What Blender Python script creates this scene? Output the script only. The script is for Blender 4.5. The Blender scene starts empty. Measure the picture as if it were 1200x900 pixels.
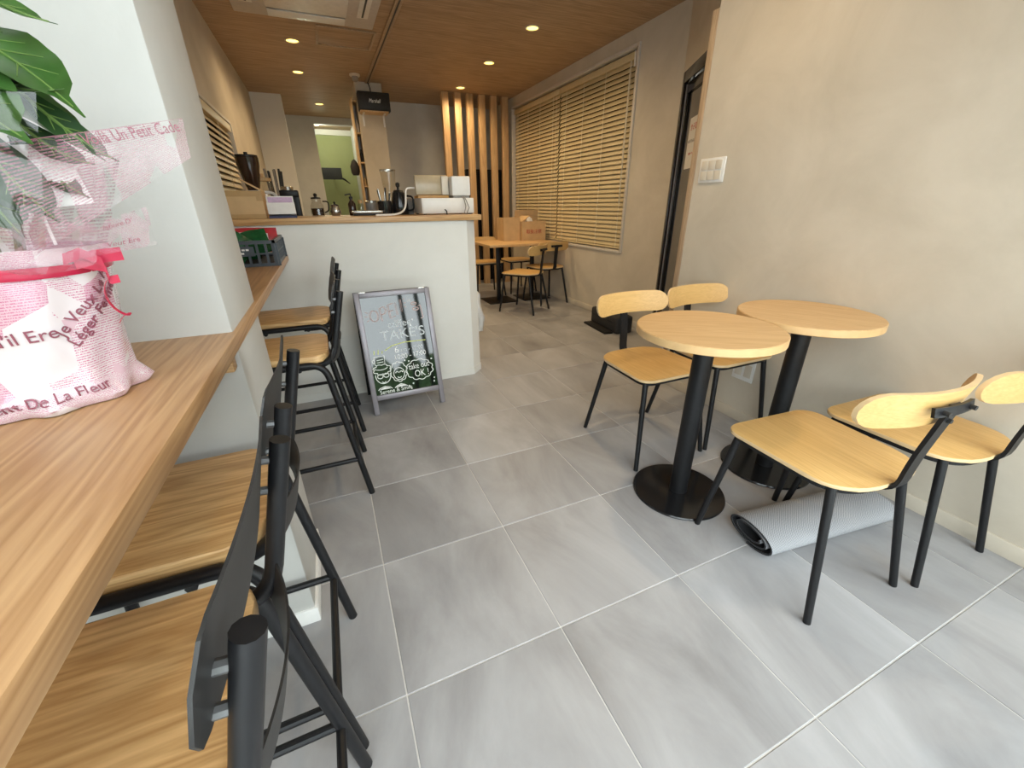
import bpy, bmesh, math, random
from mathutils import Vector, Matrix
random.seed(7)
S = bpy.context.scene
COL = S.collection
PI = math.pi

# ---------------------------------------------------------------- camera
cam_d = bpy.data.cameras.new('camera')
cam_d.sensor_width = 36.0
cam_d.lens = 475.388 / 1200 * 36.0
cam_d.clip_start = 0.02
cam = bpy.data.objects.new('camera', cam_d)
COL.objects.link(cam)
yaw, pitch, roll = -0.406165, 0.417998, -0.011156
fw = Vector((-math.sin(yaw) * math.cos(pitch), math.cos(yaw) * math.cos(pitch), -math.sin(pitch)))
rt = Vector((math.cos(yaw), math.sin(yaw), 0))
up = rt.cross(fw)
r2 = math.cos(roll) * rt + math.sin(roll) * up
u2 = -math.sin(roll) * rt + math.cos(roll) * up
cam.matrix_world = Matrix(((r2.x, u2.x, -fw.x, -0.4428), (r2.y, u2.y, -fw.y, -1.1335),
                           (r2.z, u2.z, -fw.z, 1.1445), (0, 0, 0, 1)))
S.camera = cam

# ---------------------------------------------------------------- daylight and exposure
world = bpy.data.worlds.new('overcast_sky')
S.world = world
world.use_nodes = True
bg = world.node_tree.nodes['Background']
bg.inputs['Color'].default_value = (0.90, 0.955, 1.0, 1)
bg.inputs['Strength'].default_value = 3.9
S.view_settings.view_transform = 'Standard'
S.view_settings.look = 'None'
S.view_settings.exposure = 0.82
S.view_settings.gamma = 1.0
S.view_settings.use_curve_mapping = False

pd = bpy.data.lights.new('front_portal', 'AREA')
pd.shape = 'RECTANGLE'
pd.size, pd.size_y = 2.84, 2.3
pd.cycles.is_portal = True
po = bpy.data.objects.new('front_portal', pd)
po.location = (0.12, -1.50, 1.17)
po.rotation_euler = (PI / 2, 0, 0)
COL.objects.link(po)

# ---------------------------------------------------------------- materials
def new_mat(name):
    m = bpy.data.materials.new(name)
    m.use_nodes = True
    nt = m.node_tree
    return m, nt, nt.nodes['Principled BSDF']

def N(nt, t, **kw):
    n = nt.nodes.new(t)
    for k, v in kw.items():
        setattr(n, k, v)
    return n

def rgb(h, g=2.2):
    if isinstance(h, str):
        return tuple((int(h[i:i + 2], 16) / 255) ** g for i in (0, 2, 4)) + (1,)
    return tuple(h) + (1,)

def plain(name, c, rough=0.5, metal=0.0, var=0.06, scale=30, bump=0.0, ior=None, spec=None):
    m, nt, b = new_mat(name)
    c = rgb(c)
    tc = N(nt, 'ShaderNodeTexCoord')
    nz = N(nt, 'ShaderNodeTexNoise')
    nz.inputs['Scale'].default_value = scale
    nz.inputs['Detail'].default_value = 4
    nt.links.new(tc.outputs['Object'], nz.inputs['Vector'])
    cr = N(nt, 'ShaderNodeValToRGB')
    cr.color_ramp.elements[0].position = 0.3
    cr.color_ramp.elements[1].position = 0.7
    cr.color_ramp.elements[0].color = tuple(x * (1 - var) for x in c[:3]) + (1,)
    cr.color_ramp.elements[1].color = tuple(min(1, x * (1 + var)) for x in c[:3]) + (1,)
    nt.links.new(nz.outputs['Fac'], cr.inputs['Fac'])
    nt.links.new(cr.outputs['Color'], b.inputs['Base Color'])
    b.inputs['Roughness'].default_value = rough
    b.inputs['Metallic'].default_value = metal
    if ior: b.inputs['IOR'].default_value = ior
    if spec is not None: b.inputs['Specular IOR Level'].default_value = spec
    if bump:
        bp = N(nt, 'ShaderNodeBump')
        bp.inputs['Strength'].default_value = bump
        bp.inputs['Distance'].default_value = 0.002
        nt.links.new(nz.outputs['Fac'], bp.inputs['Height'])
        nt.links.new(bp.outputs['Normal'], b.inputs['Normal'])
    return m

def wood(name, dark, light, axis='y', scale=1.0, rough=0.45, grain=0.5, stretch=0.06, coord='Object', bump=0.06):
    """Long fibres along one axis, wavy growth rings across it."""
    m, nt, b = new_mat(name)
    tc = N(nt, 'ShaderNodeTexCoord')
    oi = N(nt, 'ShaderNodeObjectInfo')
    add = N(nt, 'ShaderNodeVectorMath', operation='ADD')
    cmb = N(nt, 'ShaderNodeCombineXYZ')
    mul = N(nt, 'ShaderNodeMath', operation='MULTIPLY')
    mul.inputs[1].default_value = 7.3
    nt.links.new(oi.outputs['Random'], mul.inputs[0])
    for k in range(3):
        nt.links.new(mul.outputs[0], cmb.inputs[k])
    nt.links.new(tc.outputs[coord], add.inputs[0])
    nt.links.new(cmb.outputs[0], add.inputs[1])
    mp = N(nt, 'ShaderNodeMapping')
    sc = {'x': (stretch, 1, 1), 'y': (1, stretch, 1), 'z': (1, 1, stretch)}[axis]
    mp.inputs['Scale'].default_value = tuple(v * scale for v in sc)
    nt.links.new(add.outputs[0], mp.inputs['Vector'])
    n1 = N(nt, 'ShaderNodeTexNoise')
    n1.inputs['Scale'].default_value = 9
    n1.inputs['Detail'].default_value = 3
    n1.inputs['Distortion'].default_value = 0.6
    nt.links.new(mp.outputs[0], n1.inputs['Vector'])
    rg = N(nt, 'ShaderNodeMath', operation='MULTIPLY')
    rg.inputs[1].default_value = 9.0
    nt.links.new(n1.outputs['Fac'], rg.inputs[0])
    fr = N(nt, 'ShaderNodeMath', operation='PINGPONG')
    fr.inputs[1].default_value = 0.5
    nt.links.new(rg.outputs[0], fr.inputs[0])
    n2 = N(nt, 'ShaderNodeTexNoise')
    n2.inputs['Scale'].default_value = 130
    n2.inputs['Detail'].default_value = 5
    nt.links.new(mp.outputs[0], n2.inputs['Vector'])
    mx = N(nt, 'ShaderNodeMix')
    mx.inputs[0].default_value = grain
    nt.links.new(n2.outputs['Fac'], mx.inputs[2])
    m2 = N(nt, 'ShaderNodeMath', operation='MULTIPLY')
    m2.inputs[1].default_value = 2.0
    nt.links.new(fr.outputs[0], m2.inputs[0])
    nt.links.new(m2.outputs[0], mx.inputs[3])
    cr = N(nt, 'ShaderNodeValToRGB')
    cr.color_ramp.elements[0].position = 0.25
    cr.color_ramp.elements[1].position = 0.75
    cr.color_ramp.elements[0].color = rgb(dark)
    cr.color_ramp.elements[1].color = rgb(light)
    nt.links.new(mx.outputs[0], cr.inputs['Fac'])
    nt.links.new(cr.outputs['Color'], b.inputs['Base Color'])
    b.inputs['Roughness'].default_value = rough
    bp = N(nt, 'ShaderNodeBump')
    bp.inputs['Strength'].default_value = bump
    bp.inputs['Distance'].default_value = 0.001
    nt.links.new(n2.outputs['Fac'], bp.inputs['Height'])
    nt.links.new(bp.outputs['Normal'], b.inputs['Normal'])
    return m

def plaster(name, lo, hi, rough=0.75):
    m, nt, b = new_mat(name)
    tc = N(nt, 'ShaderNodeTexCoord')
    n1 = N(nt, 'ShaderNodeTexNoise')
    n1.inputs['Scale'].default_value = 2.6
    n1.inputs['Detail'].default_value = 9
    n1.inputs['Roughness'].default_value = 0.62
    n1.inputs['Distortion'].default_value = 0.5
    nt.links.new(tc.outputs['Object'], n1.inputs['Vector'])
    cr = N(nt, 'ShaderNodeValToRGB')
    cr.color_ramp.elements[0].position = 0.34
    cr.color_ramp.elements[1].position = 0.66
    cr.color_ramp.elements[0].color = rgb(lo)
    cr.color_ramp.elements[1].color = rgb(hi)
    nt.links.new(n1.outputs['Fac'], cr.inputs['Fac'])
    nt.links.new(cr.outputs['Color'], b.inputs['Base Color'])
    b.inputs['Roughness'].default_value = rough
    b.inputs['Specular IOR Level'].default_value = 0.25
    n2 = N(nt, 'ShaderNodeTexNoise')
    n2.inputs['Scale'].default_value = 45
    n2.inputs['Detail'].default_value = 6
    nt.links.new(tc.outputs['Object'], n2.inputs['Vector'])
    bp = N(nt, 'ShaderNodeBump')
    bp.inputs['Strength'].default_value = 0.12
    bp.inputs['Distance'].default_value = 0.003
    nt.links.new(n2.outputs['Fac'], bp.inputs['Height'])
    nt.links.new(bp.outputs['Normal'], b.inputs['Normal'])
    return m

def tile_mat():
    m, nt, b = new_mat('porcelain_tile')
    tc = N(nt, 'ShaderNodeTexCoord')
    oi = N(nt, 'ShaderNodeObjectInfo')
    mul = N(nt, 'ShaderNodeMath', operation='MULTIPLY')
    mul.inputs[1].default_value = 41.0
    nt.links.new(oi.outputs['Random'], mul.inputs[0])
    mp = N(nt, 'ShaderNodeMapping')
    mp.inputs['Scale'].default_value = (1.0, 0.45, 1)
    nt.links.new(tc.outputs['Object'], mp.inputs['Vector'])
    n1 = N(nt, 'ShaderNodeTexNoise', noise_dimensions='4D')
    n1.inputs['Scale'].default_value = 3.0
    n1.inputs['Detail'].default_value = 8
    n1.inputs['Roughness'].default_value = 0.6
    n1.inputs['Distortion'].default_value = 0.8
    nt.links.new(mp.outputs[0], n1.inputs['Vector'])
    nt.links.new(mul.outputs[0], n1.inputs['W'])
    cr = N(nt, 'ShaderNodeValToRGB')
    e = cr.color_ramp.elements
    e[0].position, e[1].position = 0.3, 0.72
    e[0].color, e[1].color = rgb((0.230, 0.224, 0.226)), rgb((0.452, 0.448, 0.455))
    nt.links.new(n1.outputs['Fac'], cr.inputs['Fac'])
    n2 = N(nt, 'ShaderNodeTexNoise')
    n2.inputs['Scale'].default_value = 260
    n2.inputs['Detail'].default_value = 3
    nt.links.new(tc.outputs['Object'], n2.inputs['Vector'])
    mx = N(nt, 'ShaderNodeMix', data_type='RGBA', blend_type='MULTIPLY')
    mx.inputs[0].default_value = 0.25
    nt.links.new(cr.outputs['Color'], mx.inputs[6])
    nt.links.new(n2.outputs['Color'], mx.inputs[7])
    hs = N(nt, 'ShaderNodeHueSaturation')
    mr = N(nt, 'ShaderNodeMapRange')
    mr.inputs[3].default_value, mr.inputs[4].default_value = 0.92, 1.1
    nt.links.new(oi.outputs['Random'], mr.inputs[0])
    nt.links.new(mr.outputs[0], hs.inputs['Value'])
    nt.links.new(cr.outputs['Color'], hs.inputs['Color'])
    nt.links.new(hs.outputs['Color'], b.inputs['Base Color'])
    rr = N(nt, 'ShaderNodeMapRange')
    rr.inputs[3].default_value, rr.inputs[4].default_value = 0.34, 0.5
    nt.links.new(n1.outputs['Fac'], rr.inputs[0])
    nt.links.new(rr.outputs[0], b.inputs['Roughness'])
    bp = N(nt, 'ShaderNodeBump')
    bp.inputs['Strength'].default_value = 0.04
    bp.inputs['Distance'].default_value = 0.001
    nt.links.new(n2.outputs['Fac'], bp.inputs['Height'])
    nt.links.new(bp.outputs['Normal'], b.inputs['Normal'])
    return m

def glass_mat(name, tint=(0.97, 0.98, 0.98), refl=0.08, rough=0.0):
    m, nt, b = new_mat(name)
    nt.nodes.remove(b)
    out = nt.nodes['Material Output']
    tr = N(nt, 'ShaderNodeBsdfTransparent')
    tr.inputs[0].default_value = rgb(tint)
    gl = N(nt, 'ShaderNodeBsdfGlossy')
    gl.inputs['Roughness'].default_value = rough
    lw = N(nt, 'ShaderNodeLayerWeight')
    lw.inputs[0].default_value = 0.5
    pw = N(nt, 'ShaderNodeMath', operation='POWER')
    pw.inputs[1].default_value = 4.0
    nt.links.new(lw.outputs['Facing'], pw.inputs[0])
    mr = N(nt, 'ShaderNodeMapRange')
    mr.inputs[3].default_value, mr.inputs[4].default_value = refl, 0.9
    nt.links.new(pw.outputs[0], mr.inputs[0])
    mx = N(nt, 'ShaderNodeMixShader')
    nt.links.new(mr.outputs[0], mx.inputs[0])
    nt.links.new(tr.outputs[0], mx.inputs[1])
    nt.links.new(gl.outputs[0], mx.inputs[2])
    nt.links.new(mx.outputs[0], out.inputs['Surface'])
    return m

def emit(name, c, s):
    m, nt, b = new_mat(name)
    b.inputs['Base Color'].default_value = rgb(c)
    b.inputs['Emission Color'].default_value = rgb(c)
    b.inputs['Emission Strength'].default_value = s
    return m

def print_wrap(name, clear):
    """White (or clear) wrapping film printed with fine rows of pink script."""
    m, nt, b = new_mat(name)
    tc = N(nt, 'ShaderNodeTexCoord')
    mp = N(nt, 'ShaderNodeMapping')
    nt.links.new(tc.outputs['UV'], mp.inputs['Vector'])
    sp = N(nt, 'ShaderNodeSeparateXYZ')
    nt.links.new(mp.outputs[0], sp.inputs[0])
    rows = N(nt, 'ShaderNodeMath', operation='MULTIPLY')
    rows.inputs[1].default_value = 150.0
    nt.links.new(sp.outputs['Y'], rows.inputs[0])
    fl = N(nt, 'ShaderNodeMath', operation='FLOOR')
    nt.links.new(rows.outputs[0], fl.inputs[0])
    frc = N(nt, 'ShaderNodeMath', operation='FRACT')
    nt.links.new(rows.outputs[0], frc.inputs[0])
    line = N(nt, 'ShaderNodeMath', operation='LESS_THAN')
    line.inputs[1].default_value = 0.52
    nt.links.new(frc.outputs[0], line.inputs[0])
    cx = N(nt, 'ShaderNodeMath', operation='MULTIPLY')
    cx.inputs[1].default_value = 420.0
    nt.links.new(sp.outputs['X'], cx.inputs[0])
    cb = N(nt, 'ShaderNodeCombineXYZ')
    nt.links.new(cx.outputs[0], cb.inputs[0])
    nt.links.new(rows.outputs[0], cb.inputs[1])
    n1 = N(nt, 'ShaderNodeTexNoise')
    n1.inputs['Scale'].default_value = 1.0
    n1.inputs['Detail'].default_value = 1
    nt.links.new(cb.outputs[0], n1.inputs['Vector'])
    gt = N(nt, 'ShaderNodeMath', operation='GREATER_THAN')
    gt.inputs[1].default_value = 0.46
    nt.links.new(n1.outputs['Fac'], gt.inputs[0])
    ink = N(nt, 'ShaderNodeMath', operation='MULTIPLY')
    nt.links.new(line.outputs[0], ink.inputs[0])
    nt.links.new(gt.outputs[0], ink.inputs[1])
    # printed blocks: columns of text with blank gaps
    n2 = N(nt, 'ShaderNodeTexVoronoi')
    n2.inputs['Scale'].default_value = 9.0
    nt.links.new(mp.outputs[0], n2.inputs['Vector'])
    sv = N(nt, 'ShaderNodeSeparateColor')
    nt.links.new(n2.outputs['Color'], sv.inputs[0])
    blk = N(nt, 'ShaderNodeMath', operation='GREATER_THAN')
    blk.inputs[1].default_value = 0.3
    nt.links.new(sv.outputs[0], blk.inputs[0])
    ink2 = N(nt, 'ShaderNodeMath', operation='MULTIPLY')
    nt.links.new(ink.outputs[0], ink2.inputs[0])
    nt.links.new(blk.outputs[0], ink2.inputs[1])
    den = N(nt, 'ShaderNodeMath', operation='GREATER_THAN')
    den.inputs[1].default_value = 0.78
    nt.links.new(sv.outputs[1], den.inputs[0])
    dm = N(nt, 'ShaderNodeMath', operation='MULTIPLY')
    dm.inputs[1].default_value = 0.45 if not clear else 0.22
    nt.links.new(den.outputs[0], dm.inputs[0])
    tot = N(nt, 'ShaderNodeMath', operation='MAXIMUM')
    nt.links.new(ink2.outputs[0], tot.inputs[0])
    nt.links.new(dm.outputs[0], tot.inputs[1])
    mx = N(nt, 'ShaderNodeMix', data_type='RGBA')
    nt.links.new(tot.outputs[0], mx.inputs[0])
    mx.inputs[6].default_value = rgb((0.64, 0.575, 0.585))
    mx.inputs[7].default_value = rgb((0.5, 0.17, 0.27)) if not clear else rgb((0.42, 0.16, 0.22))
    nt.links.new(mx.outputs[2], b.inputs['Base Color'])
    b.inputs['Roughness'].default_value = 0.22
    b.inputs['Coat Weight'].default_value = 0.5
    b.inputs['Coat Roughness'].default_value = 0.08
    if clear:
        am = N(nt, 'ShaderNodeMapRange')
        am.inputs[3].default_value, am.inputs[4].default_value = 0.05, 0.62
        nt.links.new(tot.outputs[0], am.inputs[0])
        nt.links.new(am.outputs[0], b.inputs['Alpha'])
    return m

M = {}
M['plaster'] = plaster('beige_plaster', (0.54, 0.48, 0.385), (0.63, 0.565, 0.465))
M['plaster_white'] = plaster('pale_plaster', (0.47, 0.46, 0.43), (0.515, 0.505, 0.475))
M['counter_plaster'] = plaster('counter_plaster', (0.72, 0.705, 0.66), (0.77, 0.755, 0.71))
M['plaster_grey'] = plaster('grey_plaster', (0.58, 0.57, 0.545), (0.66, 0.65, 0.62))
M['green_wall'] = plaster('green_paint', (0.33, 0.36, 0.17), (0.37, 0.40, 0.20))
M['white_wall'] = plaster('white_paint', (0.78, 0.77, 0.72), (0.81, 0.80, 0.75))
M['grout'] = plain('grout', (0.62, 0.60, 0.57), 0.8)
M['tile'] = tile_mat()
M['ceiling'] = wood('walnut_ceiling', (0.29, 0.19, 0.108), (0.48, 0.325, 0.195), 'x', 1.3, 0.6, 0.35, 0.05)
M['oak'] = wood('oak_ply', (0.58, 0.345, 0.115), (0.70, 0.445, 0.17), 'y', 2.0, 0.42, 0.3, 0.04)
M['oak_x'] = wood('oak_ply_across', (0.58, 0.345, 0.115), (0.70, 0.445, 0.17), 'x', 2.0, 0.42, 0.2, 0.04)
M['ply_edge'] = plain('ply_edge', (0.70, 0.50, 0.27), 0.5)
M['beech'] = wood('table_veneer', (0.57, 0.35, 0.155), (0.65, 0.425, 0.205), 'y', 2.5, 0.45, 0.65, 0.04)
M['beech_edge'] = plain('table_edge', (0.66, 0.43, 0.2), 0.45)
M['stool_oak'] = wood('stool_ash', (0.47, 0.265, 0.10), (0.72, 0.47, 0.215), 'x', 1.6, 0.42, 0.4, 0.09)
M['ledge_oak'] = wood('ledge_oak', (0.36, 0.19, 0.08), (0.52, 0.31, 0.15), 'y', 1.6, 0.36, 0.45, 0.04)
M['counter_oak'] = wood('counter_oak', (0.40, 0.22, 0.09), (0.60, 0.37, 0.17), 'x', 1.6, 0.4, 0.45, 0.05)
M['slat_oak'] = wood('slat_oak', (0.50, 0.31, 0.15), (0.66, 0.43, 0.22), 'z', 1.8, 0.5, 0.5, 0.05)
M['shelf_pine'] = wood('shelf_pine', (0.55, 0.36, 0.17), (0.66, 0.46, 0.25), 'z', 2, 0.5, 0.5, 0.06)
M['jamb'] = wood('jamb_wood', (0.34, 0.23, 0.14), (0.46, 0.33, 0.21), 'z', 2, 0.5, 0.5, 0.06)
M['black'] = plain('black_steel', (0.009, 0.009, 0.010), 0.42, 0.0, 0.15, 80, spec=0.3)
M['black_soft'] = plain('black_rubber', (0.02, 0.02, 0.022), 0.7, 0, 0.2, 60)
M['dark_steel'] = plain('dark_steel', (0.026, 0.025, 0.024), 0.45, 0.0, 0.15, 60, spec=0.35)
M['bolt'] = plain('bolt_zinc', (0.16, 0.16, 0.16), 0.4, 0.6)
M['gloss_black'] = plain('gloss_black', (0.012, 0.012, 0.013), 0.15)
M['white'] = plain('white_plastic', (0.78, 0.77, 0.74), 0.35, 0, 0.02)
M['offwhite'] = plain('cream_plastic', (0.66, 0.60, 0.50), 0.4, 0, 0.03)
M['grey_plastic'] = plain('grey_plastic', (0.27, 0.25, 0.23), 0.5, 0, 0.05)
M['blind'] = plain('tan_slat', (0.60, 0.49, 0.29), 0.45, 0, 0.04)
M['cord'] = plain('blind_cord', (0.72, 0.66, 0.52), 0.6)
M['frame_white'] = plain('window_frame', (0.60, 0.55, 0.48), 0.45)
M['dark_void'] = plain('dark_pane', (0.01, 0.01, 0.011), 0.25)
M['kraft'] = plain('kraft_board', (0.58, 0.39, 0.20), 0.75, 0, 0.07, 14)
M['kraft_dark'] = plain('kraft_tape', (0.46, 0.29, 0.12), 0.4, 0, 0.05)
M['glass'] = glass_mat('window_glass', (0.96, 0.98, 0.97), 0.04)
M['door_glass'] = glass_mat('door_glass', (0.05, 0.055, 0.062), 0.22)
M['clear'] = glass_mat('clear_glass', (0.88, 0.88, 0.86), 0.07)
M['cello'] = glass_mat('cellophane', (0.93, 0.88, 0.88), 0.10, 0.05)
M['alu'] = plain('sign_aluminium', (0.25, 0.23, 0.25), 0.35, 0.3, 0.03)
M['board'] = plain('sign_board', (0.008, 0.012, 0.008), 0.04, 0, 0.1, 3, ior=1.75)
M['chalk_white'] = plain('marker_white', (0.86, 0.86, 0.84), 0.6)
M['chalk_pink'] = plain('marker_pink', (0.50, 0.36, 0.34), 0.6)
M['chalk_yellow'] = plain('marker_yellow', (0.62, 0.66, 0.2), 0.6)
M['chalk_grey'] = plain('marker_grey', (0.60, 0.64, 0.66), 0.6)
M['crate'] = plain('crate_plastic', (0.05, 0.062, 0.075), 0.4)
M['green_pack'] = plain('green_pack', (0.006, 0.075, 0.022), 0.25, 0, 0.3, 40)
M['red_pack'] = plain('red_pack', (0.38, 0.02, 0.03), 0.3, 0, 0.2, 30)
M['paper'] = plain('paper', (0.74, 0.72, 0.70), 0.7, 0, 0.03)
M['lilac'] = plain('lilac_print', (0.52, 0.38, 0.55), 0.6, 0, 0.1, 60)
M['navy'] = plain('navy_edge', (0.02, 0.025, 0.09), 0.5)
M['red_ink'] = plain('red_ink', (0.45, 0.05, 0.04), 0.6)
M['dark_ink'] = plain('dark_ink', (0.06, 0.05, 0.06), 0.6)
M['maroon_ink'] = plain('maroon_ink', (0.25, 0.07, 0.10), 0.5)
M['ribbon'] = plain('red_ribbon', (0.46, 0.02, 0.06), 0.22, 0, 0.1, 20)
M['leaf'] = plain('leaf_green', (0.035, 0.095, 0.018), 0.28, 0, 0.45, 14, spec=0.6)
M['leaf_dark'] = plain('leaf_dark_green', (0.018, 0.05, 0.014), 0.3, 0, 0.4, 14, spec=0.6)
M['vein'] = plain('leaf_vein', (0.12, 0.20, 0.05), 0.4)
M['stem'] = plain('plant_stem', (0.16, 0.12, 0.06), 0.7, 0, 0.2, 60)
M['soil'] = plain('soil', (0.03, 0.02, 0.014), 0.95, 0, 0.4, 60, 0.6)
M['mat_top'] = None
M['wrap'] = print_wrap('printed_wrap', False)
M['wrap_clear'] = print_wrap('printed_film', True)
M['steel'] = plain('brushed_steel', (0.5, 0.49, 0.46), 0.25, 0.9)
M['brown_glass'] = plain('smoked_hopper', (0.035, 0.018, 0.012), 0.12)
M['bag'] = plain('plastic_bag', (0.70, 0.69, 0.67), 0.4)
M['grille'] = plain('ac_grille', (0.78, 0.75, 0.70), 0.5)
M['ac'] = plain('ac_panel', (0.55, 0.50, 0.45), 0.5)
M['orange_wood'] = plain('acrylic_base', (0.50, 0.27, 0.08), 0.4)
M['acrylic'] = plain('acrylic_tan', (0.42, 0.34, 0.22), 0.25)
M['paving'] = plain('pale_paving', (0.60, 0.60, 0.60), 0.9, 0, 0.2, 20)
M['hedge'] = plain('hedge_leaf', (0.05, 0.11, 0.03), 0.7, 0, 0.5, 8)
M['lamp_disc'] = emit('lamp_disc', (1.0, 0.66, 0.14), 2.6)
M['small_lamp'] = emit('small_lamp', (1.0, 0.9, 0.7), 8.0)

def woven():
    m, nt, b = new_mat('woven_mat')
    tc = N(nt, 'ShaderNodeTexCoord')
    ck = N(nt, 'ShaderNodeTexChecker')
    ck.inputs['Scale'].default_value = 230
    ck.inputs['Color1'].default_value = rgb((0.43, 0.435, 0.45))
    ck.inputs['Color2'].default_value = rgb((0.21, 0.215, 0.23))
    nt.links.new(tc.outputs['UV'], ck.inputs['Vector'])
    nt.links.new(ck.outputs['Color'], b.inputs['Base Color'])
    b.inputs['Roughness'].default_value = 0.85
    bp = N(nt, 'ShaderNodeBump')
    bp.inputs['Strength'].default_value = 0.5
    bp.inputs['Distance'].default_value = 0.002
    nt.links.new(ck.outputs['Fac'], bp.inputs['Height'])
    nt.links.new(bp.outputs['Normal'], b.inputs['Normal'])
    return m
M['mat_top'] = woven()

# ---------------------------------------------------------------- mesh helpers
class MB:
    def __init__(self):
        self.bm = bmesh.new()
        self.uv = None

    def geom(self, verts, faces):
        vs = [self.bm.verts.new(v) for v in verts]
        fs = []
        for f in faces:
            try:
                fs.append(self.bm.faces.new([vs[i] for i in f]))
            except ValueError:
                pass
        return vs, fs

    def box(self, lo, hi, b=0.0, mat=None, seg=2):
        x0, y0, z0 = lo
        x1, y1, z1 = hi
        v, f = self.geom([(x0, y0, z0), (x1, y0, z0), (x1, y1, z0), (x0, y1, z0),
                          (x0, y0, z1), (x1, y0, z1), (x1, y1, z1), (x0, y1, z1)],
                         [(3, 2, 1, 0), (4, 5, 6, 7), (0, 1, 5, 4), (1, 2, 6, 5), (2, 3, 7, 6), (3, 0, 4, 7)])
        if mat is not None:
            for q in v:
                q.co = mat @ q.co
        if b:
            es = list({e for q in f for e in q.edges})
            bmesh.ops.bevel(self.bm, geom=es, offset=b, segments=seg, profile=0.5, affect='EDGES')
        return self

    def tube(self, pts, r, n=10, caps=True):
        pts = [Vector(p) for p in pts]
        rs = r if isinstance(r, (list, tuple)) else [r] * len(pts)
        rings = []
        t0 = (pts[1] - pts[0]).normalized()
        ref = Vector((0, 0, 1)) if abs(t0.z) < 0.9 else Vector((1, 0, 0))
        nrm = (ref - t0 * ref.dot(t0)).normalized()
        for i, p in enumerate(pts):
            if i == 0: t = t0
            elif i == len(pts) - 1: t = (pts[i] - pts[i - 1]).normalized()
            else: t = ((pts[i + 1] - pts[i]).normalized() + (pts[i] - pts[i - 1]).normalized()).normalized()
            nrm = (nrm - t * nrm.dot(t)).normalized()
            bn = t.cross(nrm)
            rings.append([self.bm.verts.new(p + rs[i] * (math.cos(a) * nrm + math.sin(a) * bn))
                          for a in (2 * PI * k / n for k in range(n))])
        for a, b in zip(rings, rings[1:]):
            for k in range(n):
                self.bm.faces.new((a[k], a[(k + 1) % n], b[(k + 1) % n], b[k]))
        if caps:
            self.bm.faces.new(rings[0][::-1])
            self.bm.faces.new(rings[-1])
        return self

    def bar(self, pts, w, t, side):
        """Flat bar along pts; w measured along `side`, t across."""
        pts = [Vector(p) for p in pts]
        side = Vector(side).normalized()
        rings = []
        for i, p in enumerate(pts):
            d = (pts[min(i + 1, len(pts) - 1)] - pts[max(i - 1, 0)]).normalized()
            n = d.cross(side).normalized()
            rings.append([self.bm.verts.new(p + side * (w / 2 * a) + n * (t / 2 * b))
                          for a, b in ((-1, -1), (1, -1), (1, 1), (-1, 1))])
        for a, b in zip(rings, rings[1:]):
            for k in range(4):
                self.bm.faces.new((a[k], a[(k + 1) % 4], b[(k + 1) % 4], b[k]))
        self.bm.faces.new(rings[0][::-1])
        self.bm.faces.new(rings[-1])
        return self

    def lathe(self, prof, c=(0, 0, 0), n=32, cap0=True, cap1=True, wob=None):
        rings = []
        for (r, z) in prof:
            ring = []
            for k in range(n):
                a = 2 * PI * k / n
                q = r if wob is None else r + wob(a, z)
                ring.append(self.bm.verts.new((c[0] + q * math.cos(a), c[1] + q * math.sin(a), c[2] + z)))
            rings.append(ring)
        for a, b in zip(rings, rings[1:]):
            for k in range(n):
                self.bm.faces.new((a[k], a[(k + 1) % n], b[(k + 1) % n], b[k]))
        if cap0: self.bm.faces.new(rings[0][::-1])
        if cap1: self.bm.faces.new(rings[-1])
        return self

    def prism(self, poly, z0, z1, b=0.0, seg=2, mat=None):
        n = len(poly)
        v, f = self.geom([(x, y, z0) for x, y in poly] + [(x, y, z1) for x, y in poly],
                         [tuple(range(n))[::-1], tuple(range(n, 2 * n))] +
                         [(i, (i + 1) % n, n + (i + 1) % n, n + i) for i in range(n)])
        if mat is not None:
            for q in v: q.co = mat @ q.co
        if b:
            es = list(f[0].edges) + list(f[1].edges)
            bmesh.ops.bevel(self.bm, geom=es, offset=b, segments=seg, profile=0.5, affect='EDGES')
        return self

    def sheet(self, grid, uv=None, thick=0.0):
        nu, nv = len(grid), len(grid[0])
        vs = [[self.bm.verts.new(p) for p in row] for row in grid]
        lay = self.bm.loops.layers.uv.verify() if uv else None
        for i in range(nu - 1):
            for j in range(nv - 1):
                f = self.bm.faces.new((vs[i][j], vs[i + 1][j], vs[i + 1][j + 1], vs[i][j + 1]))
                if uv:
                    for l, (a, b) in zip(f.loops, ((i, j), (i + 1, j), (i + 1, j + 1), (i, j + 1))):
                        l[lay].uv = uv(a / (nu - 1), b / (nv - 1))
        return self

    def build(self, name, mat, parent=None, smooth=True, ang=35, mats=None, flip=True):
        if flip:
            bmesh.ops.recalc_face_normals(self.bm, faces=self.bm.faces[:])
        me = bpy.data.meshes.new(name)
        self.bm.to_mesh(me)
        self.bm.free()
        me.materials.append(mat)
        for x in (mats or []):
            me.materials.append(x)
        if smooth:
            me.polygons.foreach_set('use_smooth', [True] * len(me.polygons))
            me.set_sharp_from_angle(angle=math.radians(ang))
        o = bpy.data.objects.new(name, me)
        COL.objects.link(o)
        if parent is not None:
            o.parent = parent
        return o

def thing(name, label, cat, loc=(0, 0, 0), rz=0.0, group=None):
    o = bpy.data.objects.new(name, None)
    o.empty_display_size = 0.1
    COL.objects.link(o)
    o.location = loc
    o.rotation_euler = (0, 0, rz)
    return tag(o, label, cat, group)

def tag(o, label=None, cat=None, group=None, kind=None):
    if label: o['label'] = label
    if cat: o['category'] = cat
    if group: o['group'] = group
    if kind: o['kind'] = kind
    return o

def struct(name, mb, mat, **kw):
    return tag(mb.build(name, mat, **kw), kind='structure')

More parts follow.
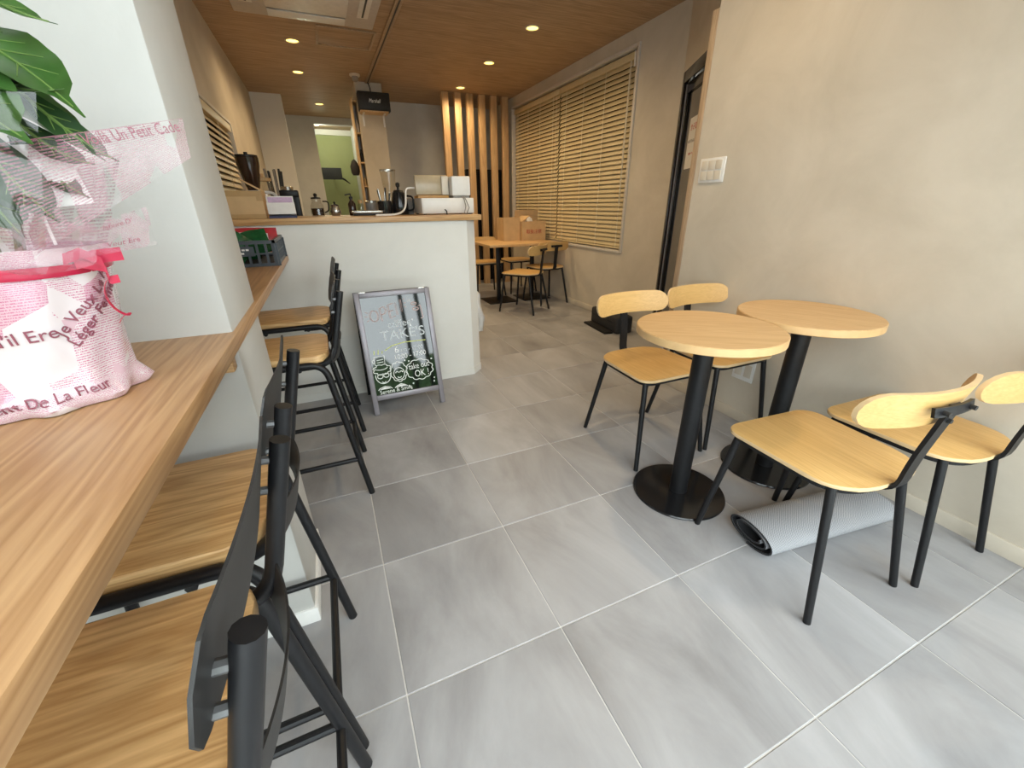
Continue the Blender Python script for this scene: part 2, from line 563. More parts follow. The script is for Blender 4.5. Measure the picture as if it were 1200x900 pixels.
KIDS = {}
def copy_tree(o, parent=None):
    c = o.copy()
    COL.objects.link(c)
    if parent is not None:
        c.parent = parent
    for ch in list(o.children):
        copy_tree(ch, c)
    return c

def text_verts(body, size, depth=0.0006):
    cu = bpy.data.curves.new('lettering', 'FONT')
    cu.body = body
    cu.size = size
    cu.extrude = depth
    cu.resolution_u = 3
    ob = bpy.data.objects.new('lettering', cu)
    me = bpy.data.meshes.new_from_object(ob)
    bpy.data.objects.remove(ob)
    bpy.data.curves.remove(cu)
    return me

def lettering(body, size, mat, parent, fn, align='left', width=None, name='lettering', depth=0.0006):
    """Flat letters; fn maps (x, y, depth) on the print plane to a point in the parent's space."""
    me = text_verts(body, size, depth)
    xs = [v.co.x for v in me.vertices]
    if not xs:
        return None
    x0, x1 = min(xs), max(xs)
    k = 1.0 if width is None else width / max(1e-6, x1 - x0)
    off = {'left': x0, 'center': (x0 + x1) / 2, 'right': x1}[align]
    for v in me.vertices:
        v.co = fn((v.co.x - off) * k, v.co.y, v.co.z)
    me.materials.clear()
    me.materials.append(mat)
    me.name = name
    o = bpy.data.objects.new(name, me)
    COL.objects.link(o)
    o.parent = parent
    return o

def arc(cx, cy, r, a0, a1, n):
    return [(cx + r * math.cos(a0 + (a1 - a0) * i / n), cy + r * math.sin(a0 + (a1 - a0) * i / n)) for i in range(n + 1)]

def fillet(pts, r, n=6):
    """Round the inner corners of a 3-D polyline."""
    pts = [Vector(p) for p in pts]
    out = [pts[0]]
    for a, b, c in zip(pts, pts[1:], pts[2:]):
        u = (a - b); v = (c - b)
        d = min(r, u.length * 0.49, v.length * 0.49)
        p, q = b + u.normalized() * d, b + v.normalized() * d
        for i in range(n + 1):
            t = i / n
            out.append(p * (1 - t) ** 2 + b * 2 * t * (1 - t) + q * t * t)
    out.append(pts[-1])
    return out

# ---------------------------------------------------------------- setting
H = 2.475
floor = struct('floor', MB().box((-1.45, -1.46, -0.10), (2.45, 8.7, -0.0022)), M['grout'], smooth=False)
T = 0.45
tb = MB()
tb.box((0.0018, 0.0018, -0.012), (T - 0.0018, T - 0.0018, 0.0), 0.0012, seg=1)
tile0 = tb.build('tile', M['tile'], floor, smooth=False)
first = True
for i in range(-3, 5):
    for j in range(-3, 13):
        o = tile0 if first else tile0.copy()
        if not first:
            COL.objects.link(o)
        first = False
        o.location = (i * T, j * T, 0)
        o.parent = floor

struct('ceiling', MB().box((-1.45, -1.46, H), (2.45, 8.75, H + 0.08)), M['ceiling'], smooth=False)

# near right wall, with its skirting and the jamb at its far end
struct('wall_right', MB().box((1.541, -1.46, 0), (1.76, 0.823, H)), M['plaster'], smooth=False)
struct('baseboard_right', MB().box((1.535, -1.37, 0), (1.541, 0.823, 0.062), 0.001), M['plaster'])
struct('trim_1', MB().box((1.537, 0.824, 0), (1.76, 0.862, 2.02), 0.002), M['jamb'])

def holed_wall(name, x0, x1, y0, y1, hy0, hy1, hz0, hz1, mat):
    b = MB()
    b.box((x0, y0, 0), (x1, hy0, H)).box((x0, hy1, 0), (x1, y1, H))
    b.box((x0, hy0, 0), (x1, hy1, hz0)).box((x0, hy0, hz1), (x1, hy1, H))
    return struct(name, b, mat, smooth=False)

holed_wall('wall_right_back', 2.24, 2.40, 1.70, 5.80, 2.33, 4.98, 0.70, 2.345, M['plaster'])
struct('baseboard_right_back', MB().box((2.232, 1.80, 0), (2.24, 5.80, 0.062), 0.001), M['plaster'])
w1 = MB()
for lo, hi in (((2.225, 2.305, 0.68), (2.36, 2.335, 2.366)), ((2.225, 4.975, 0.68), (2.36, 5.0, 2.366)),
               ((2.225, 2.335, 0.68), (2.36, 4.975, 0.705)), ((2.225, 2.335, 2.34), (2.36, 4.975, 2.366))):
    w1.box(lo, hi, 0.002)
w1 = struct('window_1', w1, M['frame_white'])
MB().box((2.33, 2.335, 0.705), (2.34, 4.975, 2.34)).build('pane', M['dark_void'], w1, smooth=False)

# slanted wall piece with the glazed door
dv = Vector((2.24 - 1.76, 1.77 - 0.89, 0))
dl = dv.length
dv.normalize()
dn = Vector((dv.y, -dv.x, 0))          # away from the room
DM = Matrix(((dv.x, dn.x, 0, 1.76), (dv.y, dn.y, 0, 0.89), (0, 0, 1, 0), (0, 0, 0, 1)))
struct('wall_slanted', MB().box((-0.02, 0.0, 2.03), (dl + 0.02, 0.12, H), mat=DM), M['plaster'], smooth=False)
dr = MB()
dr.box((0.0, 0.0, 0), (0.05, 0.07, 2.03), 0.003, DM).box((dl - 0.05, 0.0, 0), (dl, 0.07, 2.03), 0.003, DM)
dr.box((0.05, 0.0, 1.955), (dl - 0.05, 0.07, 2.03), 0.003, DM)
door1 = struct('door_1', dr, M['gloss_black'])
lf = MB()
lf.box((0.06, 0.02, 0.01), (0.105, 0.06, 1.95), 0.003, DM).box((dl - 0.105, 0.02, 0.01), (dl - 0.06, 0.06, 1.95), 0.003, DM)
lf.box((0.105, 0.02, 1.88), (dl - 0.105, 0.06, 1.95), 0.003, DM).box((0.105, 0.02, 0.01), (dl - 0.105, 0.06, 0.12), 0.003, DM)
lf.build('door_leaf', M['gloss_black'], door1)
MB().box((dl - 0.085, 0.012, 0.02), (dl - 0.078, 0.02, 1.94), 0, DM).build('door_edge_strip', M['alu'], door1, smooth=False)
pane = MB().box((0.105, 0.036, 0.12), (dl - 0.105, 0.044, 1.88), 0, DM).build('pane', M['door_glass'], door1, smooth=False)

po_ = thing('paper_notice', 'white paper notice with red and black lines taped to the dark glass door', 'notice')
po_.matrix_world = DM @ Matrix.Translation((0.51, 0.0345, 1.37))
MB().box((0, 0, 0), (0.26, 0.001, 0.33), 0).build('sheet', M['paper'], po_, smooth=False)
def notice_fn(x, y, d, ox, oz): return Vector((ox + x, -0.0006 - d, oz + y))
lettering('お知らせ', 0.05, M['red_ink'], po_, lambda x, y, d: notice_fn(x, y, d, 0.13, 0.25), 'center')
lettering('ご自由にお入り下さい', 0.024, M['dark_ink'], po_, lambda x, y, d: notice_fn(x, y, d, 0.13, 0.17), 'center')
lettering('カウンターで注文', 0.018, M['red_ink'], po_, lambda x, y, d: notice_fn(x, y, d, 0.13, 0.09), 'center')

# left side: pillar, walls, windows
struct('wall_pillar', MB().box((-1.42, -0.13, -0.02), (-0.657, 0.21, H + 0.03), 0.006), M['plaster_white'])
struct('baseboard_pillar', MB().box((-1.29, -0.137, 0), (-0.650, 0.217, 0.055), 0.002), M['white'])
holed_wall('wall_left', -1.17, -1.015, 0.20, 5.86, 1.70, 3.52, 1.02, 1.80, M['plaster'])
w2 = MB()
for lo, hi in (((-1.15, 1.70, 1.02), (-1.01, 1.72, 1.80)), ((-1.15, 3.50, 1.02), (-1.01, 3.52, 1.80)),
               ((-1.15, 1.72, 1.02), (-1.01, 3.50, 1.04)), ((-1.15, 1.72, 1.78), (-1.01, 3.50, 1.80))):
    w2.box(lo, hi, 0.002)
w2 = struct('window_2', w2, M['frame_white'])
MB().box((-1.13, 1.72, 1.04), (-1.12, 3.50, 1.78)).build('pane', M['dark_void'], w2, smooth=False)

# street side: solid wall left of the ledge, glazed front
struct('wall_left_front', MB().box((-1.42, -1.46, 0), (-1.30, -0.13, H)), M['plaster_white'], smooth=False)
w4 = MB()
for x in (-1.30, -0.46, 0.41, 0.61, 1.495):
    w4.box((x, -1.45, 0.0), (x + 0.045, -1.39, 2.36), 0.003)
w4.box((-1.30, -1.45, 0.0), (1.54, -1.39, 0.05), 0.003).box((-1.30, -1.45, 2.31), (1.54, -1.39, 2.36), 0.003)
w4 = struct('window_3', w4, M['gloss_black'])
MB().box((-1.26, -1.425, 0.05), (1.50, -1.42, 2.31)).build('pane', M['glass'], w4, smooth=False)
struct('wall_front', MB().box((-1.42, -1.46, 2.36), (1.76, -1.38, H)), M['plaster_white'], smooth=False)
struct('ground', MB().box((-14, -16, -0.2), (14, -1.47, -0.12)), M['paving'], smooth=False)
struct('ground_side', MB().box((2.46, -1.46, -0.2), (14, 12, -0.12)), M['paving'], smooth=False)
hg = MB()
for k in range(46):
    x = -4.5 + k * 0.24
    hg.lathe([(0.12, 0), (0.34, 0.3), (0.36, 0.9), (0.28, 1.35 + 0.25 * math.sin(k * 1.7)), (0.05, 1.6 + 0.3 * math.sin(k * 1.7))], (x, -9.5 + 0.2 * math.sin(k * 2.3), -0.12), 10, wob=lambda a, z: 0.05 * math.sin(5 * a + 9 * z))
tag(hg.build('hedge', M['hedge'], smooth=False), 'clipped green hedge across the street outside the shop front', 'hedge', kind='stuff')

# kitchen and back room
struct('wall_back', MB().box((0.36, 5.80, 0), (2.45, 5.92, H)), M['plaster_grey'], smooth=False)
struct('wall_kitchen', MB().box((-1.17, 5.86, 0), (-0.657, 5.98, H)), M['white_wall'], smooth=False)
struct('wall_partition', MB().box((-1.17, 7.28, 0), (-0.30, 7.42, H)), M['plaster_grey'], smooth=False)
struct('wall_passage_left', MB().box((-1.17, 5.98, 0), (-1.05, 8.70, H)), M['plaster_grey'], smooth=False)
struct('wall_passage_right', MB().box((0.36, 5.92, 0), (0.48, 8.70, H)), M['plaster_grey'], smooth=False)
struct('wall_back_room', MB().box((-1.17, 8.60, 0), (1.0, 8.72, H)), M['green_wall'], smooth=False)
struct('trim_2', MB().box((-0.30, 7.28, 2.375), (0.36, 7.42, H)), M['plaster_grey'], smooth=False)
struct('trim_3', MB().box((-1.05, 8.55, 2.385), (0.36, 8.60, H)), M['white_wall'], smooth=False)
struct('wall_column', MB().box((0.18, 4.89, 0), (0.485, 5.20, H)), M['plaster'], smooth=False)

# ---------------------------------------------------------------- counter
ct = thing('service_counter', 'plastered service counter with an oak top at the back of the front room', 'counter', (0, 0, 0))
MB().prism([(-1.01, 1.523), (0.398, 1.523), (0.472, 1.597), (0.472, 2.14), (-1.01, 2.14)], 0, 1.052).build('counter_body', M['counter_plaster'], ct, smooth=False)
MB().box((-1.01, 1.50, 1.053), (0.492, 2.16, 1.085), 0.003).build('worktop', M['counter_oak'], ct)
MB().prism([(-1.0, 1.518), (0.400, 1.518), (0.477, 1.595), (0.477, 2.14), (-1.0, 2.14)], 0, 0.05).build('skirting', M['counter_plaster'], ct, smooth=False)

# ---------------------------------------------------------------- ledge bar
lg = thing('ledge_bar', 'long oak ledge bar along the left wall, passing in front of the pale pillar', 'ledge', (0, 0, 0.87))
poly = [(-1.299, -1.385), (-0.648, -1.385), (-0.648, 1.515), (-1.013, 1.515), (-1.013, 0.211), (-0.656, 0.211), (-0.656, -0.131), (-1.299, -0.131)]
MB().prism(poly, 0.0, 0.031, 0.0025).build('shelf_board', M['ledge_oak'], lg)
MB().box((-0.72, -0.172, -0.045), (-0.665, -0.138, -0.001), 0.003).build('support_block', M['counter_oak'], lg)
MB().box((-0.98, 0.22, -0.045), (-0.72, 0.25, -0.001), 0.003).build('support_block', M['counter_oak'], lg)

# ---------------------------------------------------------------- cafe chair
def make_chair(name='cafe_chair'):
    t = thing(name, 'x', 'chair')
    # seat outline: straight front with round corners, broad curved rear
    hw, r = 0.197, 0.055
    pts = []
    pts += arc(hw - r, 0.205 - r, r, 0, PI / 2, 6)
    pts += arc(-hw + r, 0.205 - r, r, PI / 2, PI, 6)
    n = 18
    for i in range(n + 1):
        a = PI + PI * i / n
        c, s = math.cos(a), math.sin(a)
        pts.append((0.186 * math.copysign(abs(c) ** 0.7, c), -0.075 + 0.118 * math.copysign(abs(s) ** 0.85, s)))
    b = MB().prism(pts, 0.428, 0.441, 0.003)
    seat = b.build('seat', M['oak'], t, mats=[M['ply_edge']])
    for p in seat.data.polygons:
        if abs(p.normal.z) < 0.5: p.material_index = 1
    # under frame
    fr = MB()
    ring = [(x * 0.90, y * 0.90 + 0.0, 0.418) for x, y in pts]
    ring.append(ring[0])
    fr.bar(ring, 0.018, 0.010, (0, 0, 1))
    fr.build('seat_frame', M['black'], t)
    for sx in (-1, 1):
        lg_ = MB().tube([(sx * 0.160, 0.165, 0.424), (sx * 0.20, 0.22, 0.0)], [0.0125, 0.0105], 12)
        lg_.build('leg', M['black'], t)
        lg_ = MB().tube([(sx * 0.150, -0.135, 0.424), (sx * 0.192, -0.22, 0.0)], [0.0125, 0.0105], 12)
        lg_.build('leg', M['black'], t)
    # back spine with a T head
    sp = MB()
    path = fillet([(0, -0.09, 0.415), (0, -0.205, 0.415), (0, -0.212, 0.53), (0, -0.238, 0.70)], 0.05, 5)
    sp.bar(path, 0.040, 0.010, (1, 0, 0))
    cross = []
    for i in range(9):
        x = -0.075 + 0.15 * i / 8
        cross.append((x, -0.242 + 1.3 * x * x, 0.688))
    sp.bar(cross, 0.024, 0.008, (0, 0.22, 1))
    spine = sp.build('back_spine', M['black'], t)
    for x, z, y in ((-0.05, 0.688, -0.245), (0.05, 0.688, -0.245), (0, 0.655, -0.234)):
        MB().tube([(x, y + 0.004, z), (x, y - 0.010, z)], 0.006, 8).build('bolt', M['dark_steel'], spine)
    # bent backrest
    W, Hh, th, q = 0.210, 0.050, 0.012, 1.3
    outl = arc(W - 0.045, 0, 0.05, -PI / 2, PI / 2, 8) + [(W - 0.045 - (2 * W - 0.09) * i / 10, 0.05) for i in range(1, 10)]
    outl += arc(-W + 0.045, 0, 0.05, PI / 2, 3 * PI / 2, 8) + [(-W + 0.045 + (2 * W - 0.09) * i / 10, -0.05) for i in range(1, 10)]
    bb = MB()
    m = len(outl)
    def bp(u, v, d):
        y = -0.228 + q * u * u + 0.01
        tl = -0.22 * v
        return Vector((u, y + tl + d, 0.684 + v))
    front = [bb.bm.verts.new(bp(u, v, th / 2)) for u, v in outl]
    back = [bb.bm.verts.new(bp(u, v, -th / 2)) for u, v in outl]
    # strips across so the surface bends
    top = [i for i in range(m)]
    def strips(vs):
        fs = []
        a = list(range(0, 9)); 
        # right cap fan
        fs.append([vs[i] for i in range(0, 9)])
        tp = [vs[8 + i] for i in range(0, 10)] + [vs[18]]
        btm = [vs[m - i] if i else vs[0] for i in range(0, 10)] + [vs[26]]
        for i in range(10):
            fs.append([btm[i], tp[i], tp[i + 1], btm[i + 1]])
        fs.append([vs[i] for i in range(18, 27)])
        return fs
    for f in strips(front): bb.bm.faces.new(f)
    for f in strips(back): bb.bm.faces.new(f[::-1])
    for i in range(m):
        bb.bm.faces.new((front[i], back[i], back[(i + 1) % m], front[(i + 1) % m]))
    bk = bb.build('backrest', M['oak_x'], t, mats=[M['ply_edge']])
    for p in bk.data.polygons:
        if len(p.vertices) == 4 and p.area < 0.0009 and abs(p.normal.y) < 0.8: p.material_index = 1
    return t

chair0 = make_chair()
def put_chair(c, x, y, rz, label, group):
    c.location = (x, y, 0)
    c.rotation_euler = (0, 0, rz)
    tag(c, label, 'chair', group)
    return c
GA, GB = 'oak chairs at the two round tables', 'oak chairs at the two square tables'
put_chair(chair0, 0.902, 0.298, PI, 'oak and black steel chair behind the left round table, standing away from the wall', GA)
put_chair(copy_tree(chair0), 1.333, 0.298, PI, 'oak and black steel chair behind the right round table, against the wall', GA)
put_chair(copy_tree(chair0), 0.880, -0.528, math.radians(-4.3), 'oak and black steel chair over the end of the rolled mat', GA)
put_chair(copy_tree(chair0), 1.315, -0.578, math.radians(-2), 'oak and black steel chair beside the wall at the right edge of the photo', GA)
put_chair(copy_tree(chair0), 1.567, 3.14, math.radians(36), 'oak chair turned aside before the square tables, nearer the counter', GB)
put_chair(copy_tree(chair0), 2.005, 3.46, math.radians(4), 'oak chair pushed under the square table beside the window wall', GB)
put_chair(copy_tree(chair0), 1.50, 4.24, math.radians(178), 'oak chair behind the square table, nearer the counter', GB)
put_chair(copy_tree(chair0), 1.975, 4.28, math.radians(183), 'oak chair behind the square table, below the cardboard boxes', GB)

# ---------------------------------------------------------------- round tables
def round_table(x, y, label):
    t = thing('round_table', label, 'table', (x, y, 0), random.uniform(0, 3), 'small round cafe tables')
    b = MB().lathe([(0.245, 0.702), (0.25, 0.705), (0.25, 0.729), (0.247, 0.732)], n=64)
    o = b.build('tabletop', M['beech'], t, mats=[M['beech_edge']])
    for p in o.data.polygons:
        if abs(p.normal.z) < 0.6: p.material_index = 1
    MB().lathe([(0.036, 0.008), (0.036, 0.70)], n=28).lathe([(0.09, 0.692), (0.09, 0.701)], n=28).build('column', M['black'], t)
    MB().lathe([(0.186, 0.0), (0.187, 0.004), (0.184, 0.009), (0.05, 0.011)], n=64).build('base_plate', M['gloss_black'], t)
    return t
round_table(0.772, -0.113, 'small round oak cafe table standing nearer the room centre')
round_table(1.282, -0.135, 'small round oak cafe table standing against the right wall')

# ---------------------------------------------------------------- square tables at the back
def square_table(x0, x1, label):
    y0, y1 = 3.43, 4.10
    t = thing('square_table', label, 'table', ((x0 + x1) / 2, (y0 + y1) / 2, 0), 0, 'square tables by the window')
    w, d = (x1 - x0) / 2, (y1 - y0) / 2
    MB().box((-w, -d, 0.685), (w, d, 0.712), 0.003).build('tabletop', M['beech'], t)
    MB().box((-0.022, -0.022, 0.008), (0.022, 0.022, 0.684), 0.003).box((-0.15, -0.15, 0.676), (0.15, 0.15, 0.685)).build('column', M['black'], t)
    MB().box((-0.19, -0.19, 0.0), (0.19, 0.19, 0.010), 0.003).build('base_plate', M['black'], t)
    return t
square_table(1.265, 1.722, 'square oak-topped table nearer the counter')
square_table(1.726, 2.20, 'square oak-topped table against the window wall, carrying the cardboard boxes')

def carton(name, label, x0, x1, y0, y1, z0, z1, flaps=(), text=None, rz=0.0, tape=False):
    t = thing(name, label, 'box', ((x0 + x1) / 2, (y0 + y1) / 2, z0), rz, None)
    w, d, h = (x1 - x0) / 2, (y1 - y0) / 2, z1 - z0
    k = 0.004
    b = MB()
    b.box((-w, -d, 0), (w, d, k))
    b.box((-w, -d, k), (-w + k, d, h)).box((w - k, -d, k), (w, d, h))
    b.box((-w + k, -d, k), (w - k, -d + k, h)).box((-w + k, d - k, k), (w - k, d, h))
    b.build('box_body', M['kraft'], t, smooth=False)
    for side, ang, ln in flaps:
        f = MB()
        if side in 'fb':
            s = -1 if side == 'f' else 1
            mt = Matrix.Translation((0, s * d, h)) @ Matrix.Rotation(s * -ang, 4, 'X')
            f.box((-w, -0.002, 0), (w, 0.002, ln), mat=mt)
        else:
            s = -1 if side == 'l' else 1
            mt = Matrix.Translation((s * w, 0, h)) @ Matrix.Rotation(s * ang, 4, 'Y')
            f.box((-0.002, -d, 0), (0.002, d, ln), mat=mt)
        f.build('flap', M['kraft'], t, smooth=False)
    if text:
        lettering(text, 0.055, M['red_ink'], t, lambda x, y, dd: Vector((x, -d - 0.0008 - dd, h * 0.38 + y)), 'center')
    if tape:
        tp = MB()
        for u in (-0.62, 0.62):
            tp.box((u * w - 0.018, -d - 0.001, h - 0.04), (u * w + 0.018, -d - 0.0002, h)) if False else None
        tp.box((-w, -d - 0.001, h - 0.028), (w, -d - 0.0002, h)).box((-w, -d - 0.001, 0.0), (w, -d - 0.0002, 0.022))
        tp.box((-w, -d - 0.0012, h - 0.05), (-w + 0.03, -d - 0.0002, h - 0.028)).box((w - 0.03, -d - 0.0012, h - 0.05), (w, -d - 0.0002, h - 0.028))
        tp.build('tape', M['kraft_dark'], t, smooth=False)
    return t
c1 = carton('cardboard_box', 'open cardboard box with red print on the square table by the blinds', 1.855, 2.19, 3.83, 4.08, 0.7125, 0.94,
            (('b', math.radians(-10), 0.13), ('l', math.radians(-58), 0.12)), '取扱注意')
carton('cardboard_box', 'taller plain cardboard box behind the red-printed one on the square table', 1.62, 1.845, 3.87, 4.09, 0.7125, 0.985)
pf = MB()
pf.lathe([(0.045, 0), (0.05, 0.03), (0.03, 0.06), (0.006, 0.085)], n=9, wob=lambda a, z: 0.012 * math.sin(3 * a + 60 * z))
tag(pf.build('paper_padding', M['paper']), 'crumpled white packing paper poking out of the open cardboard box', 'paper').location = (2.02, 3.98, 0.905)

# ---------------------------------------------------------------- bar stools
def make_stool():
    t = thing('bar_stool', 'x', 'stool')
    # local +x points to the back of the stool
    hw, r = 0.160, 0.055
    pts = arc(0.185 - r, hw - r, r, 0, PI / 2, 6) + arc(-0.18 + 0.03, hw - 0.03, 0.03, PI / 2, PI, 4)
    pts += arc(-0.18 + 0.03, -hw + 0.03, 0.03, PI, 1.5 * PI, 4) + arc(0.185 - r, -hw + r, r, 1.5 * PI, 2 * PI, 6)
    MB().prism(pts, 0.612, 0.642, 0.006, 3).build('seat', M['stool_oak'], t)
    for s in (-1, 1):
        y = s * 0.186
        pth = fillet([(-0.235, s * 0.178, 0.0), (-0.165, s * 0.173, 0.612), (0.165, s * 0.173, 0.612), (0.247, s * 0.177, 0.0)], 0.06, 7)
        MB().tube(pth, 0.0125, 12).build('leg', M['black'], t)
        pth = fillet([(0.06, s * 0.143, 0.597), (0.195, s * 0.143, 0.597), (0.2625, s * 0.143, 0.864)], 0.07, 7)
        post = MB().tube(pth, 0.0125, 12).build('back_post', M['black'], t)
        for z in (0.838, 0.792):
            x = 0.195 + (z - 0.597) * 0.252
            MB().tube([(x - 0.022, s * 0.143, z), (x - 0.004, s * 0.143, z - 0.002)], 0.006, 8).build('bolt', M['bolt'], post)
        MB().tube([(-0.214, s * 0.177, 0.18), (0.222, s * 0.176, 0.18)], 0.0095, 10).build('side_rail', M['black'], t)
    MB().tube([(0.222, -0.178, 0.175), (0.222, 0.178, 0.175)], 0.0095, 10).build('rear_rail', M['black'], t)
    MB().tube([(-0.210, -0.177, 0.22), (-0.210, 0.177, 0.22)], 0.0105, 10).build('foot_rail', M['black'], t)
    MB().tube([(-0.10, -0.181, 0.600), (-0.10, 0.181, 0.600)], 0.009, 8).tube([(0.08, -0.181, 0.600), (0.08, 0.181, 0.600)], 0.009, 8).build('cross_brace', M['black'], t)
    # curved steel back plate, its ends wrapping forward, fixed in front of the posts
    def plate(w, z0, z1, off, bow, cr, name):
        n = 24
        b = MB()
        rows = []
        for i in range(n + 1):
            v = -w + 2 * w * i / n
            e = (w - abs(v))
            cut = cr - math.sqrt(max(0, cr * cr - (cr - e) ** 2)) if e < cr else 0
            row = []
            for z in (z0 + cut, z1 - cut):
                x = 0.195 + (z - 0.597) * 0.252 + off + bow * (1 - (v / w) ** 2)
                row.append((x, v, z))
            rows.append(row)
        fr_ = [[b.bm.verts.new((x - 0.0015, y, z)) for x, y, z in r_] for r_ in rows]
        bk_ = [[b.bm.verts.new((x + 0.0015, y, z)) for x, y, z in r_] for r_ in rows]
        for i in range(n):
            b.bm.faces.new((fr_[i][0], fr_[i + 1][0], fr_[i + 1][1], fr_[i][1]))
            b.bm.faces.new((bk_[i][0], bk_[i][1], bk_[i + 1][1], bk_[i + 1][0]))
            b.bm.faces.new((fr_[i][0], bk_[i][0], bk_[i + 1][0], fr_[i + 1][0]))
            b.bm.faces.new((fr_[i][1], fr_[i + 1][1], bk_[i + 1][1], bk_[i][1]))
        for i in (0, n):
            b.bm.faces.new((fr_[i][0], fr_[i][1], bk_[i][1], bk_[i][0]))
        return b.build(name, M['dark_steel'], t)
    plate(0.180, 0.782, 0.898, -0.027, 0.012, 0.035, 'backrest')
    plate(0.165, 0.600, 0.672, -0.010, 0.036, 0.03, 'lower_back_strip')
    return t
stool0 = make_stool()
GS = 'steel bar stools along the ledge'
def put_stool(c, x, y, rz, label):
    c.location = (x, y, 0)
    c.rotation_euler = (0, 0, rz)
    tag(c, label, 'stool', GS)
put_stool(stool0, -0.805, -0.732, 0, 'black steel bar stool with ash seat, nearest of the four, cut by the photo bottom')
put_stool(copy_tree(stool0), -0.808, -0.338, 0, 'black steel bar stool with ash seat, second nearest, just before the pale pillar')
put_stool(copy_tree(stool0), -0.690, 0.600, 0, 'black steel bar stool with ash seat just behind the pale pillar')
put_stool(copy_tree(stool0), -0.672, 1.168, 0, 'black steel bar stool with ash seat, farthest, next to the plaster counter')

# ---------------------------------------------------------------- rolled mat
mt = thing('rolled_mat', 'grey woven floor mat rolled up, lying under the front oak chair', 'mat', (0.775, -0.445, 0), math.radians(-7))
L = 0.60
spiral = []
n = 78
for i in range(n + 1):
    a = i / n * 4.6 * PI
    k = 1 - 0.55 * (i / n)
    spiral.append((0.105 * k * math.cos(-a - PI / 2), 0.048 * k * math.sin(-a - PI / 2) + 0.048 + 0.006 - 0.0))
mb_ = MB()
thk = 0.006
outer, inner = [], []
for i, (a, z) in enumerate(spiral):
    p0 = spiral[max(0, i - 1)]; p1 = spiral[min(n, i + 1)]
    tx, tz = p1[0] - p0[0], p1[1] - p0[1]
    ll = math.hypot(tx, tz)
    nx, nz = tz / ll, -tx / ll
    c0 = (0, 0.054)
    if nx * (a - c0[0]) + nz * (z - c0[1]) < 0: nx, nz = -nx, -nz
    outer.append((a + nx * thk * 0.15, z + nz * thk * 0.15))
    inner.append((a - nx * thk, z - nz * thk))
mb_.sheet([[(0, a, z), (L, a, z)] for a, z in outer], uv=lambda u, v: (u * 1.5, v * 0.6))
mb_.build('woven_face', M['mat_top'], mt, ang=80)
rb = MB().sheet([[(0.002, a, z), (L - 0.002, a, z)] for a, z in inner])
rb.sheet([[(0.0, outer[i][0], outer[i][1]), (0.0, inner[i][0], inner[i][1])] for i in range(n + 1)])
rb.sheet([[(L, outer[i][0], outer[i][1]), (L, inner[i][0], inner[i][1])] for i in range(n + 1)])
rb.build('rubber_backing', M['black_soft'], mt, ang=80)

# ---------------------------------------------------------------- black case and low ramp by the door
bc = thing('black_case', 'black case with rounded corners standing by the glass door', 'case', (2.03, 2.10, 0), math.radians(-6))
MB().box((-0.085, -0.24, 0.0), (0.095, 0.27, 0.165), 0.025, seg=3).build('case_body', M['black_soft'], bc)
MB().box((-0.088, -0.20, 0.105), (-0.083, 0.23, 0.115)).build('lid_seam', M['dark_steel'], bc)
hd = MB().tube(fillet([(0.005, -0.06, 0.163), (0.005, -0.06, 0.20), (0.005, 0.08, 0.20), (0.005, 0.08, 0.163)], 0.02), 0.008, 8)
hd.build('handle', M['black_soft'], bc)
rp = thing('ribbed_step', 'low black ribbed metal strip lying in front of the black case', 'ramp', (1.90, 2.13, 0), math.radians(-6))
MB().box((-0.045, -0.21, 0), (0.045, 0.22, 0.018), 0.004).build('strip_body', M['black'], rp)
for k in range(3):
    MB().box((-0.035 + k * 0.027, -0.20, 0.018), (-0.021 + k * 0.027, 0.21, 0.0225), 0.001).build('rib', M['dark_steel'], rp)

# ---------------------------------------------------------------- A-frame sign
sg = thing('sign_stand', 'black folding sign stand with drawn lettering before the counter', 'sign', (-0.135, 1.158, 0), math.radians(1.5))
W, HS, tilt = 0.432, 0.712, math.asin(0.165 / 0.712)
SM = Matrix.Rotation(-tilt, 4, 'X')          # board leans back (+y) as it rises
fr = MB()
fw_ = 0.030
fr.box((-W / 2, -0.012, 0), (-W / 2 + fw_, 0.012, HS), 0.003, SM).box((W / 2 - fw_, -0.012, 0), (W / 2, 0.012, HS), 0.003, SM)
fr.box((-W / 2 + fw_, -0.012, HS - fw_), (W / 2 - fw_, 0.012, HS), 0.003, SM).box((-W / 2 + fw_, -0.012, 0.085), (W / 2 - fw_, 0.012, 0.085 + fw_), 0.003, SM)
fr.build('front_frame', M['alu'], sg)
MB().box((-W / 2 + fw_, -0.004, 0.085 + fw_), (W / 2 - fw_, 0.006, HS - fw_), 0, SM).build('board', M['board'], sg, smooth=False)
rf = MB()
ty, tz = (SM @ Vector((0, 0.012, HS)))[1:]
tilt2 = math.radians(11)
RM = Matrix.Translation((0, ty + 0.012, 0)) @ Matrix.Translation((0, math.tan(tilt2) * tz, 0)) @ Matrix.Rotation(tilt2, 4, 'X')
h2 = tz / math.cos(tilt2)
rf.box((-W / 2, -0.010, 0), (-W / 2 + fw_, 0.010, h2), 0.003, RM).box((W / 2 - fw_, -0.010, 0), (W / 2, 0.010, h2), 0.003, RM)
rf.box((-W / 2 + fw_, -0.010, h2 - fw_), (W / 2 - fw_, 0.010, h2), 0.003, RM).box((-W / 2 + fw_, -0.010, 0.085), (W / 2 - fw_, 0.010, 0.115), 0.003, RM)
rf.build('rear_frame', M['gloss_black'], sg)
MB().box((-W / 2 + fw_, -0.003, 0.115), (W / 2 - fw_, 0.003, h2 - fw_), 0, RM).build('rear_board', M['board'], sg, smooth=False)
